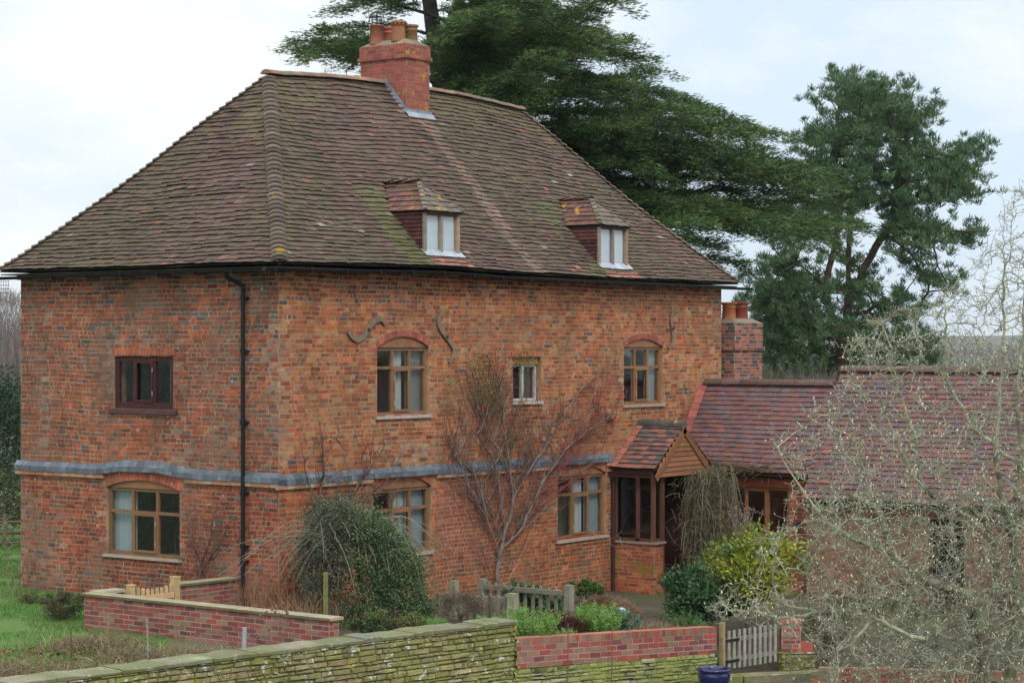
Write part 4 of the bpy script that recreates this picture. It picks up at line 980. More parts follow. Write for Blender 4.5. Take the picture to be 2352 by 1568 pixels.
PW = Plane(P0, sd, nd_); ztop_s = .17; TH = .46
sw = thing('dry_stone_wall', 'mossy lichened dry stone garden wall with flat coping stones in the foreground', 'stone wall', tuple(RD(*lerp2(SW0, SW1, .7), -1.1)))
mb = MB(); rubble(PW, 0, Ld, -1.35, ztop_s, mb, STC)
Pend = Plane(P0+sd*Ld, -nd_, sd); rubble(Pend, 0, TH, -1.35, ztop_s, mb, STC)
Pbk = Plane(P0-nd_*TH, sd, -nd_); rubble(Pbk, 0, Ld, -.4, ztop_s, mb, STC)
mb.box(P0+Vector((0, 0, -1.4))-nd_*.03-sd*0, sd*(Ld-.03), -nd_*(TH-.06), (0, 0, 1.4+ztop_s-.004), (.16, .15, .08))
mb.build('wall_body', M_stone, sw)
mb = MB(); s = 0
while s < Ld:
    w = rnd.uniform(.30, .75); e = min(s+w, Ld+.03); h = rnd.uniform(.042, .066); j = rnd.uniform(-.02, .02); col = cv(rnd.choice([(.24, .23, .16), (.21, .21, .13), (.28, .26, .18)]), .15)
    n = max(2, int((e-s)/.12)); 
    for k in range(n):
        a, b_ = s+(e-s)*k/n, s+(e-s)*(k+1)/n-(.010 if k == n-1 else 0)
        f = lambda x: .03+.022*noise.noise((x*4, s, 1))+j*.6
        A0, A1 = f(a), f(b_); zt = lambda x: ztop_s+h+.022*noise.noise((x*3, s, 5))
        q = [PW.p(a, ztop_s+.002, A0-.008), PW.p(b_, ztop_s+.002, A1-.008), PW.p(b_, zt(b_)-.012, A1), PW.p(a, zt(a)-.012, A0)]
        t = [PW.p(a, zt(a), A0-.02), PW.p(b_, zt(b_), A1-.02), PW.p(b_, zt(b_)+.0, -TH-.03), PW.p(a, zt(a)+.0, -TH-.03)]
        mb.face(q, col); mb.face([q[3], q[2], t[1], t[0]], col); mb.face(t, col); mb.face([t[3], t[2], PW.p(b_, ztop_s+.002, -TH-.03), PW.p(a, ztop_s+.002, -TH-.03)], col)
        if k == 0: mb.face([q[0], q[3], t[0], t[3], PW.p(a, ztop_s+.002, -TH-.03)], col)
        if k == n-1: mb.face([q[1], q[2], t[1], t[2], PW.p(b_, ztop_s+.002, -TH-.03)], col)
    s = e
mb.build('coping', M_cope, sw)
# ---------------------------------------------------------------- brick wall on stone footing (right of it)
P0, P1 = RD(*DW0), RD(*DW1); Ld = (P1-P0).length; sd = (P1-P0).normalized(); nd_ = Vector((sd.y, -sd.x, 0))
if nd_.dot(CAM-P0) < 0: nd_ = -nd_
PD = Plane(P0, sd, nd_); zt_d = lambda s: -.09-.29*s/Ld; TD = .22
dw = thing('brick_topped_wall', 'low red brick garden wall on a mossy green stone footing beside the blue pot', 'garden wall', tuple(RD(*lerp2(DW0, DW1, .5), -1.1)))
gp_ = lambda s, z, i, w: cv(rnd.choice([(.36, .085, .065), (.32, .08, .065), (.30, .17, .12), (.29, .16, .115), (.37, .095, .07), (.22, .075, .07)]), .08)
mb = MB(); zb = -.09-.47
MG = (.46, .33, .27)
def slab_back(mb, pl, L_, zt_, zb_, th, col, n=8):
    for k in range(n):
        a, b_ = L_*k/n, L_*(k+1)/n; za, zb2 = zt_(a), zt_(b_)
        for nn in (0, -th): mb.face([pl.p(a, zb_(a), nn), pl.p(b_, zb_(b_), nn), pl.p(b_, zb2, nn), pl.p(a, za, nn)], col)
        mb.face([pl.p(a, za, 0), pl.p(b_, zb2, 0), pl.p(b_, zb2, -th), pl.p(a, za, -th)], col)
    for s in (0, L_): mb.face([pl.p(s, zb_(s), 0), pl.p(s, zt_(s), 0), pl.p(s, zt_(s), -th), pl.p(s, zb_(s), -th)], col)
bb_ = lambda s: zt_d(s)-.47+.04*s/Ld
slab_back(mb, PD, Ld, lambda s: zt_d(s)-.10, bb_, TD, MG)
lay_bricks(mb, PD, 0, Ld, -.09-.47, -.09-.11, [], gp_, course=.088, bond='stretcher', wob=0, L=.26, ztop=lambda s: zt_d(s)-.11)
PDb = Plane(P0-nd_*TD, sd, -nd_); lay_bricks(mb, PDb, 0, Ld, -.09-.47, -.09-.11, [], gp_, course=.088, bond='stretcher', wob=0, L=.26, ztop=lambda s: zt_d(s)-.11)
mb.build('brickwork', M_newbrick, dw)
mb = MB(); n = int(Ld/.075)
for k in range(n):
    a, b_ = Ld*k/n+.004, Ld*(k+1)/n-.004; c = gp_(0, 0, 0, 0) if rnd.random() < .25 else cv(rnd.choice([(.29, .17, .11), (.26, .16, .10), (.32, .16, .11)]), .12)
    za, zb2 = zt_d(a), zt_d(b_); P_ = [PD.p(a, za-.108, .004), PD.p(b_, zb2-.108, .004), PD.p(b_, zb2, .004), PD.p(a, za, .004)]; Q_ = [PD.p(a, za-.108, -TD-.004), PD.p(b_, zb2-.108, -TD-.004), PD.p(b_, zb2, -TD-.004), PD.p(a, za, -TD-.004)]
    mb.face(P_, c); mb.face([P_[3], P_[2], Q_[2], Q_[3]], cv((.46, .17, .12), .1)); mb.face(Q_, c); mb.face([P_[0], P_[3], Q_[3], Q_[0]], c); mb.face([P_[1], P_[2], Q_[2], Q_[1]], c)
slab_back(mb, PD, Ld, lambda s: zt_d(s)-.004, lambda s: zt_d(s)-.104, TD, MG)
mb.build('coping', M_newbrick, dw)
mb = MB(); rubble(PD, 0, Ld, -1.5, -.09-.475, mb, [(.36, .36, .18), (.32, .34, .16), (.38, .35, .22), (.34, .32, .2)], ztop=lambda s: bb_(s)-.005, rowh=(.05, .08), lens=(.14, .38)); slab_back(mb, PD, Ld, lambda s: bb_(s)-.01, lambda s: -1.6, .3, (.05, .05, .03)); 
mb.build('stone_footing', material('footing_stone', .95, .22, 3, (35, .8), [((.33, .38, .08), 1.6, .36, .6, .7), ((.05, .05, .03), 5, .58, .7, .6), ((.5, .52, .45), 14, .66, .70, .8)]), dw)
# ---------------------------------------------------------------- lawn side brick walls with sandstone slabs
def slab_wall(pa, pb, zt_, zb_, name, label, group=None, th=.215, extra=None, flush=0):
    P0, P1 = Vector((*pa, 0)), Vector((*pb, 0)); L_ = (P1-P0).length; sd = (P1-P0).normalized(); nd_ = Vector((sd.y, -sd.x, 0))
    if nd_.dot(CAM-P0) < 0: nd_ = -nd_
    t = thing(name, label, 'garden wall', (P0.x, P0.y, zb_))
    pal = lambda s, z, i, w: cv(rnd.choice([(.28, .075, .06), (.25, .075, .06), (.26, .14, .10), (.25, .14, .10), (.30, .085, .065), (.17, .07, .065)]), .10)
    mb = MB(); pl = Plane(P0, sd, nd_); pk = Plane(P0-nd_*th, sd, -nd_)
    mb.box(P0+Vector((0, 0, zb_)), sd*L_, -nd_*th, (0, 0, zt_-zb_), (.38, .27, .21))
    for q in (pl, pk): lay_bricks(mb, q, 0, L_, zb_, zt_, [], pal, course=.075, bond='stretcher', wob=0, L=.225)
    for e, dr in ((P0, -sd), (P1, sd)): lay_bricks(mb, Plane(e, -nd_, dr), 0, th, zb_, zt_, [], pal, course=.075, bond='flemish', wob=0)
    if extra: extra(mb, pal)
    mb.build('brickwork', M_newbrick, t)
    mb = MB(); s = -.05
    while s < L_+.05:
        e = min(L_+.05, s+rnd.uniform(.55, .8)); n = 5
        if L_+.05-e < .2: e = L_+.05
        for k in range(n):
            a, b_ = s+(e-s)*k/n+(.003 if k == 0 else 0), s+(e-s)*(k+1)/n-(.003 if k == n-1 else 0); o0, o1 = .045+.012*noise.noise((a*6, 1, zt_)), .045+.012*noise.noise((b_*6, 1, zt_)); c = cv((.36, .31, .20), .06); h = .042
            p = [pl.p(a, zt_+.002, o0-.012), pl.p(b_, zt_+.002, o1-.012), pl.p(b_, zt_+h, o1), pl.p(a, zt_+h, o0), pl.p(b_, zt_+h, -th-.045), pl.p(a, zt_+h, -th-.045), pl.p(b_, zt_, -th-.045), pl.p(a, zt_, -th-.045)]
            mb.face(p[:4], tuple(x*.6 for x in c)); mb.face([p[3], p[2], p[4], p[5]], c); mb.face([p[5], p[4], p[6], p[7]], c); mb.face([p[0], p[1], p[6], p[7]], c)
            if k == 0: mb.face([p[0], p[3], p[5], p[7]], c)
            if k == n-1: mb.face([p[1], p[2], p[4], p[6]], c)
        s = e
    mb.build('coping', M_slab, t); return t
ZS = .44
def stub(mb, pal):
    a = Vector((-2.83, 1.3, 0)); b_ = Vector((-2.33, 1.235, 0)); sd = (b_-a).normalized(); nd_ = Vector((sd.y, -sd.x, 0)); mb.box(a+Vector((0, 0, -.3)), b_-a, -nd_*.215, (0, 0, ZS+.3), (.34, .22, .18))
    lay_bricks(mb, Plane(a, sd, nd_), 0, (b_-a).length, -.3, ZS, [], pal, course=.075, bond='stretcher', wob=0)
    mb.box(a+Vector((0, 0, ZS+.002))+nd_*.045, b_-a, -nd_*.305, (0, 0, .043), (.42, .36, .26))
aw = slab_wall((-3.05, 1.38), (-3.05, -3.80), ZS, -.55, 'slab_topped_wall', 'long low brick wall with a sandstone slab top between lawn and stone wall', extra=stub)
bw = slab_wall((-1.22, 1.06), (-.03, .93), ZS, -.3, 'slab_topped_wall', 'short slab topped brick wall running from the gate to the downpipe')
# ---------------------------------------------------------------- timber bits
def post(p, h, w, col, mat, label, name='gate_post', cat='post', top='flat', group=None, bevel=.0):
    mb = MB(); x, y, z = p
    mb.box((x-w/2, y-w/2, z), (w, 0, 0), (0, w, 0), (0, 0, h), cv(col, .05), .003)
    if top == 'cap':
        mb.box((x-w/2-.008, y-w/2-.008, z+h-.012), (w+.016, 0, 0), (0, w+.016, 0), (0, 0, .02), tuple(min(1, c*1.15) for c in col), .002)
    o = mb.build(name, mat, None, org=p); return tagd(o, label, cat, group)
def picket(mb, p, ax, nv, h, w=.065, t=.018, col=(.5, .4, .2), tip='point', z0=0):
    a = Vector(p); c = cv(col, .1); pts = [(-w/2, z0), (w/2, z0), (w/2, h-w*.6), (0, h), (-w/2, h-w*.6)] if tip == 'point' else [(-w/2, z0), (w/2, z0), (w/2, h-w*.45), (w*.3, h-w*.12), (0, h), (-w*.3, h-w*.12), (-w/2, h-w*.45)] if tip == 'round' else [(-w/2, z0), (w/2, z0), (w/2, h), (-w/2, h)]
    f = [a+ax*x+Vector((0, 0, z)) for x, z in pts]; b = [q-nv*t for q in f]; n = len(f)
    mb.face(f, c); mb.face(b[::-1], c)
    for i in range(n): mb.face([f[i], f[(i+1) % n], b[(i+1) % n], b[i]], c)
NEWW = (.50, .36, .19)
post((-2.20, 1.22, -.2), .74, .10, NEWW, M_oldwood if False else M_wood, 'left new timber post of the little gate, half hidden by the wall', top='cap', group='posts of the new timber gate')
post((-1.30, 1.12, -.2), .80, .12, NEWW, M_wood, 'right square new timber post of the little gate against the short wall', top='cap', group='posts of the new timber gate')
gt = thing('picket_gate', 'small new pale timber picket gate between two posts beside the house', 'gate', (-1.75, 1.15, -.15))
ax = Vector((.90, -.10, 0)).normalized(); nv = Vector((ax.y, -ax.x, 0)); nv = nv if nv.dot(Vector((-1, -1, 0))) > 0 else -nv; a0 = Vector((-2.12, 1.18, -.15))
for k in range(8):
    mb = MB(); picket(mb, a0+ax*(.05+.095*k), ax, nv, .60+.05*math.sin(math.pi*k/7)*-1+.05, .06, col=NEWW, tip='round'); mb.build('picket', M_wood, gt)
mb = MB(); mb.box(a0+nv*.022+Vector((0, 0, .42)), ax*.74, -nv*(-.02), (0, 0, .09), cv(NEWW), .002); mb.box(a0+nv*.022+Vector((0, 0, .1)), ax*.74, nv*.02, (0, 0, .09), cv(NEWW), .002); mb.build('rail', M_wood, gt)
# grey garden gate on the right
GREY = (.36, .34, .30)
gp0 = RD(3.62, 36.0); 
post((gp0.x, gp0.y, -1.35), 1.01, .08, (.36, .28, .15), M_oldwood, 'pale square timber post hanging the grey gate at the brick wall end', top='flat')
g0, g1 = RD(3.72, 36.1), RD(4.70, 37.0); ax = (g1-g0).normalized(); nv = Vector((ax.y, -ax.x, 0)); nv = nv if nv.dot(CAM-g0) > 0 else -nv; Lg = (g1-g0).length
gg = thing('garden_gate', 'weathered grey picket gate beside the blue pot under the magnolia twigs', 'gate', (g0.x, g0.y, -1.2))
for k in range(10):
    mb = MB(); picket(mb, g0+Vector((0, 0, -1.16+.0*k))+ax*(.05+(Lg-.1)*k/9), ax, nv, .66, .062, col=GREY, tip='flat'); mb.build('picket', M_oldwood, gg)
for z in (-1.04, -.70):
    mb = MB(); mb.box(g0-nv*.02+Vector((0, 0, z)), ax*Lg, -nv*.03, (0, 0, .07), cv((.2, .18, .14)), .002); mb.build('rail', M_oldwood, gg)
for z in (-1.05, -.69):
    mb = MB(); mb.box(g0+nv*.004-ax*.06+Vector((0, 0, z)), ax*.36, nv*.012, (0, 0, .045), (.02, .02, .022)); mb.build('strap_hinge', M_iron, gg)
q0 = RD(4.78, 37.05)
pr = thing('brick_pier', 'short red brick pier on stones right of the grey gate', 'pier', (q0.x, q0.y, -1.3))
mb = MB(); e1 = (RD(5.1, 37.05)-q0).normalized(); e2 = Vector((-e1.y, e1.x, 0)); e2 = e2 if e2.dot(CD) > 0 else -e2
pl1, pl2 = Plane(q0, e1, -e2), Plane(q0, e2, -e1)
mb.box(q0+Vector((0, 0, -1.0)), e1*.34, e2*.34, (0, 0, .50), MG)
for pl in (pl1, pl2): lay_bricks(mb, pl, 0, .34, -1.0, -.50, [], gp_, course=.075, bond='flemish', wob=0)
mb.box(q0+Vector((0, 0, -.499))-e1*.03-e2*.03, e1*.40, e2*.40, (0, 0, .065), (.45, .15, .11), .004); mb.box(q0+e1*.34+Vector((0, 0, -1.0)), e1*.22, e2*.22, (0, 0, .16), (.42, .11, .08), .004)
mb.build('brickwork', M_newbrick, pr); mb = MB(); rubble(pl1, 0, .6, -1.5, -1.0, mb, STC); rubble(pl2, 0, .34, -1.5, -1.0, mb, STC); mb.box(q0+Vector((0, 0, -1.55)), e1*.6, e2*.34, (0, 0, .545), (.1, .09, .06)); mb.build('stone_footing', M_stone, pr)
# steps / path edge under the gate, low edging on the far right
mb = MB(); a = RD(3.5, 35.4, -1.22); e1 = (RD(7.6, 36.6)-RD(3.5, 35.4)).normalized(); e2 = Vector((-e1.y, e1.x, 0))
for k in range(9): mb.box(a+e1*.47*k+Vector((0, 0, -.1)), e1*.455, e2*.35, (0, 0, .13), cv((.20, .18, .12), .15), .01)
tagd(mb.build('stone_edging', M_stone, None), 'row of flat mossy edging stones along the foot of the grey gate', 'edging')
mb = MB(); c0 = at(1880, 1530, 33.0); c1 = at(2420, 1560, 32.4); sd = (c1-c0); sd.z = 0; Ls = sd.length; sd.normalize(); nd_ = Vector((sd.y, -sd.x, 0)); nd_ = nd_ if nd_.dot(CAM-c0) > 0 else -nd_
for row in range(5):
    s = -(.11 if row % 2 else 0)
    while s < Ls:
        w = .225; mb.box(c0+sd*s+Vector((0, 0, -.065*row-.075-c0.z*0)), sd*(w-.012), nd_*-.105, (0, 0, .063), cv(rnd.choice([(.42, .13, .07), (.36, .12, .08), (.28, .19, .12), (.46, .18, .10), (.30, .26, .16)]), .15), .003); s += w
mb.box(c0+Vector((0, 0, -.45))-nd_*.008, sd*Ls, -nd_*.09, (0, 0, .43), (.3, .25, .18))
tagd(mb.build('brick_edging', M_newbrick, None), 'low old brick edging round the bed at the bottom right corner', 'edging')
# ---------------------------------------------------------------- picket fences
FG = (.24, .225, .17)
def fence(a, b, za, zb, h, n, label, posts, tipk='point', rail_front=True, gb=0):
    A, B_ = Vector(a), Vector(b); ax = (B_-A); ax.z = 0; L_ = ax.length; ax.normalize(); nv = Vector((ax.y, -ax.x, 0)); nv = nv if nv.dot(CAM-A) > 0 else -nv
    t = thing('picket_fence', label, 'fence', (A.x, A.y, za-h))
    for k in range(n):
        f = (k+.5)/n; p = A+ax*L_*f; zt_ = za+(zb-za)*f; mb = MB()
        picket(mb, Vector((p.x, p.y, zt_-h))+nv*(0 if rail_front else .03), ax, nv, h+rnd.uniform(-.01, .01), .075, col=FG); mb.build('picket', M_oldwood, t)
    for dzr in (-.14, -.58):
        p = A+nv*(.004 if rail_front else 0); mb = MB(); o = Vector((p.x, p.y, za+dzr)); mb.box(o, ax*L_+Vector((0, 0, zb-za)), nv*.045*(1 if rail_front else -1), (0, 0, .085), cv((.26, .23, .18), .08), .004); mb.build('rail', M_oldwood, t)
    for f, hh_, w in posts:
        p = A+ax*L_*f; zt_ = za+(zb-za)*f+hh_; mb = MB(); mb.box((p.x-w/2, p.y-w/2, zt_-h-.25), (w, 0, 0), (0, w, 0), (0, 0, h+.25), cv((.27, .25, .20), .06), .004); mb.build('post', M_oldwood, t)
    return t
a, b_ = at(1112, 1334, 38.0), at(1303, 1349, 36.4)
fence(a, b_, a.z, b_.z, .80, 11, 'grey picket fence with a heavy top rail in front of the climber trunk', [(-.02, .04, .13), (1.02, .05, .13)])
a, b_ = at(1000, 1357, 36.4), at(1172, 1364, 34.9)
fence(a, b_, a.z, b_.z, .75, 10, 'lower grey picket fence ending at a cracked square post nearer the stone wall', [(.26, .20, .12), (1.03, .02, .14)], rail_front=False)
# ================================================================== PLANTS
def tree_obj(name, label, cat, base, group=None): return thing(name, label, cat, tuple(base), group)
# ---------------------------------------------------------------- cedar
def cedar():
    D0 = 62.0; px0 = 1030
    base = RD((px0-CX)/FPX*D0, D0); base.z = gz(base.x, base.y)-.1
    t = tree_obj('cedar_tree', 'huge dark green cedar with layered drooping boughs rising behind the farmhouse roof', 'tree', base)
    q = lambda x, y, dd=0: at(x, y, D0+dd)
    seeds = [(-1, [base, q(1035, 700), q(1030, 300), q(1000, 90), q(985, 0), q(975, -130), q(965, -260)]), (-2, [q(1030, 260), q(1085, 120), q(1050, 20), q(1055, -100), q(1065, -220)])]
    outline = [(672, 95), (760, 60), (850, 95), (775, 22), (760, -10), (800, -120), (900, -230), (1000, -290), (1130, -220), (1180, -80), (1250, 20), (1370, 20), (1440, 85), (1500, 132), (1450, 228), (1570, 226), (1705, 271), (1772, 304), (1762, 375), (1845, 384), (1925, 390), (1965, 520), (1850, 560), (1720, 560), (1600, 520), (1500, 470), (1340, 420), (1250, 420), (1150, 400), (1000, 350), (850, 170), (790, 150)]
    tips = [(672, 95, -3), (700, 118, 2), (740, 100, -1), (778, 25, 2), (800, -20, -2), (790, 60, 1), (820, 140, 0), (1368, 22, 1), (1330, 50, -3), (1441, 88, -1), (1420, 120, 3), (1503, 135, 0), (1480, 165, 3), (1452, 190, -3), (1570, 230, 1), (1600, 250, -3), (1638, 250, 3), (1706, 272, 0), (1690, 300, -3), (1773, 305, -1), (1740, 345, 2), (1762, 378, -3), (1847, 385, 0), (1810, 420, 3), (1926, 392, -1), (1900, 430, 2), (1960, 520, -3), (1940, 470, -1), (1880, 540, 2), (1800, 500, -4), (1720, 480, 0), (1700, 600, 1), (1640, 560, -1), (1580, 500, 3)]
    for k in range(30): tips.append((rnd.uniform(820, 1230), rnd.uniform(-330, -60), rnd.uniform(-4, 4)))
    for k in range(16): tips.append((rnd.uniform(1060, 1400), rnd.uniform(-60, 330), rnd.uniform(-8, -2)))
    for i, (x, y) in enumerate(sample_poly(outline, 50)):
        if x > 1010 or y < 60 or rnd.random() < .45: tips.append((x, y, rnd.uniform(-6, 6)))
    wood = MB(); LP, LD, LL, LC, LW = [], [], [], [], []
    limbs = []
    for x, y, dd in tips:
        tip = q(x, y, dd); trunk_r = 0
        tr = base.copy(); hx = (tip-Vector((base.x, base.y, tip.z))).length
        zt = tip.z-(.16*hx)*rnd.uniform(-.3, 1.6)+rnd.uniform(-.6, .6)
        if x > 1500: zt = tip.z+rnd.uniform(-.5, 1.6)
        zt = max(base.z+4.5, min(CAM.z+1050/FPX*D0, zt))
        c0 = Vector((base.x, base.y, zt)); c0 += (tip-c0)*.03
        mid = c0.lerp(tip, .5)+Vector((rnd.uniform(-.5, .5), rnd.uniform(-.5, .5), .10*hx*rnd.uniform(.2, 1)))
        n = max(6, int(hx/.6)); pts = [c0*(1-f)**2+mid*2*f*(1-f)+tip*f*f for f in [k/n for k in range(n+1)]]
        pts = [p+Vector((rnd.uniform(-.05, .05), rnd.uniform(-.05, .05), rnd.uniform(-.05, .05))) for p in pts]
        wood.tube(pts, [max(.012, .14*(1-k/n)**1.4*min(1, hx/7)+.008) for k in range(n+1)], 5, (.06, .05, .04))
        L_ = (tip-c0).length; s = .30*L_; 
        while s < L_:
            f = s/L_; i = min(n-1, int(f*n)); p = pts[i].lerp(pts[i+1], f*n-i); d = (pts[i+1]-pts[i]).normalized()
            for sg in (-1, 1):
                side = Vector((-d.y, d.x, 0)).normalized()*sg; ln = rnd.uniform(.7, 1.7)*(1.05-.55*f)*min(1.3, .5+L_/9); ang = rnd.uniform(.45, 1.15)
                td = (d*math.cos(ang)+side*math.sin(ang)+Vector((0, 0, rnd.uniform(-.18, .34)))).normalized(); m = max(3, int(ln/.16))
                for k in range(1, m+1):
                    g = k/m; pp = p+td*ln*g+Vector((0, 0, -.42*ln*g*g)); nn = rnd.randint(30, 38); w = .26*(1.15-.6*g)
                    a = rng.normal(size=(nn, 3))*np.array([.13, .13, .05])+np.array(pp)
                    dirs = np.array(td)[None]*1.0+rng.normal(size=(nn, 3))*np.array([.50, .50, .14])+np.array([[0, 0, .22-.3*g]])
                    LP.append(a); LD.append(dirs); LL.append(rng.uniform(.09, .21, nn)); tone = rnd.choice([(.085, .145, .042), (.06, .11, .038), (.13, .19, .055), (.045, .09, .035)]); LC.append(vary(tone, nn, .22))
                if ln > .7 and rnd.random() < .6: wood.tube([p, p+td*ln*.5+Vector((0, 0, -.05*ln)), p+td*ln+Vector((0, 0, -.22*ln))], [.012, .009, .005], 3, (.05, .05, .03), False)
            s += rnd.uniform(.24, .36)*(1+.2*L_/12)
        nn = 14; LP.append(rng.normal(size=(nn, 3))*.05+np.array(tip)); LD.append(np.array((tip-pts[-3]).normalized())[None]+rng.normal(size=(nn, 3))*.25); LL.append(rng.uniform(.15, .32, nn)); LC.append(vary((.11, .19, .065), nn))
    A, par, tt = grow(seeds, [], .5, .05); r = np.interp(A[:, 2], [base.z, CAM.z+500/FPX*D0, CAM.z+1050/FPX*D0], [.55, .34, .10])*np.where(np.arange(len(A)) < 30, 1, .8)
    tk = MB(); emit_tree(tk, A, par, r, lambda p, r: np.broadcast_to((.055, .048, .04), (len(p), 3)), 9, 9)
    tk.build('trunk', M_bark, t); wood.build('branches', M_bark, t)
    P = np.concatenate(LP); Dd = np.concatenate(LD); Ln = np.concatenate(LL); C_ = np.concatenate(LC); print('cedar leaves', len(P))
    lf = MB(); leaves(lf, P, Dd, Ln, Ln*.17, C_); lf.build('crown', M_needle, t)
cedar()
# ---------------------------------------------------------------- pine
def pine():
    D0 = 74.0; q = lambda x, y, dd=0: at(x, y, D0+dd)
    base = q(1930, 1000); base.z = gz(base.x, base.y)-.1
    t = tree_obj('scots_pine', 'tall open crowned pine with reddish stems and clumped blue green needles on the right', 'tree', base)
    poly = [(1925, 165), (1990, 195), (2035, 185), (2075, 215), (2118, 190), (2105, 250), (2130, 300), (2115, 345), (2135, 400), (2165, 360), (2200, 330), (2268, 300), (2250, 360), (2252, 410), (2235, 470), (2160, 455), (2130, 500), (2200, 515), (2275, 525), (2240, 565), (2150, 560), (2110, 560), (2135, 620), (2180, 650), (2190, 690), (2120, 660), (2090, 600), (2040, 600), (2080, 660), (2110, 720), (2100, 780), (2180, 850), (2060, 860), (1950, 865), (1740, 870), (1745, 800), (1700, 690), (1760, 640), (1720, 600), (1800, 560), (1800, 470), (1830, 400), (1870, 380), (1850, 330), (1875, 250), (1890, 190)]
    gaps = [(1995, 545, 45), (2040, 640, 30), (1890, 600, 28), (1965, 400, 14), (1830, 665, 25), (2000, 700, 20), (2040, 770, 22), (1790, 800, 35), (1860, 820, 20), (1960, 505, 14), (1905, 480, 12), (2020, 440, 10), (1915, 700, 14)]
    def dens(x, y): return 0 if any(math.hypot(x-a, y-b) < r*1.5 for a, b, r in gaps) and x > 1850 else 1
    stem = [(-1, [base, q(1935, 860), q(1945, 700), q(1950, 560), q(1965, 400), q(1985, 270), q(1975, 215)]), (-2, [q(1940, 760, .2), q(1890, 690, -1), q(1905, 610, -1.5), q(1935, 500, -2), q(1920, 380, -1), q(1925, 240, 0)]), (-2, [q(1945, 690), q(1990, 620, 1), q(2020, 540, 1.5), q(2060, 480, 2), q(2090, 380, 2), q(2085, 260, 1)]),
            (-2, [q(2030, 520, 1.5), q(2120, 440, 1), q(2190, 380, 0), q(2250, 320, 0)]), (-2, [q(2025, 530, 1), q(2075, 560, 0), q(2120, 620, 0), q(2180, 680, 0)]), (-2, [q(2040, 520, 1), q(2150, 530, -1), q(2265, 530, -1)]), (-2, [q(1900, 640, -1), q(1840, 600, -2), q(1800, 620, -3)]), (-2, [q(1935, 800), q(1850, 720, -2), q(1770, 700, -3)]), (-2, [q(1935, 830), q(1830, 800, 2), q(1760, 820, 2)]), (-2, [q(1950, 740), q(2030, 700, 2), q(2080, 720, 2)])]
    tg = []
    for x, y in sample_poly(poly, 660, dens):
        half = 3.6*math.sqrt(max(.1, 1-((x-1975)/330)**2)); tg.append(tuple(q(x, y, rnd.uniform(-half, half))))
    A, par, tips = grow(stem, tg, .45, .12, -.05); r = radii(par, .022, .42)
    # keep the stems reddish and thick low down
    mbw = MB(); emit_tree(mbw, A, par, r, lambda p, r: np.where(r[:, None] > .08, np.array([[.10, .062, .046]]), np.array([[.075, .055, .042]])), 9, 4, .05); mbw.build('trunk', M_bark, t)
    LP, LD, LL, LC = [], [], [], []
    for ti in tips:
        c = A[ti]; k = rnd.randint(4, 7); tone0 = rnd.choice([(.095, .165, .075), (.075, .135, .062), (.12, .19, .085)])
        for _ in range(k):
            cc = c+rng.normal(size=3)*np.array([.40, .40, .22]); n = rnd.randint(36, 50); d = rng.normal(size=(n, 3)); d[:, 2] = np.abs(d[:, 2])*1.1+.35; d = unit(d)
            LP.append(cc+d*.03+rng.normal(size=(n, 3))*.05); LD.append(d); LL.append(rng.uniform(.15, .30, n)); LC.append(vary(tone0, n, .2))
    P = np.concatenate(LP); Ln = np.concatenate(LL); print('pine', len(P)); lf = MB(); leaves(lf, P, np.concatenate(LD), Ln, .03, np.concatenate(LC)); lf.build('crown', M_needle, t)
pine()
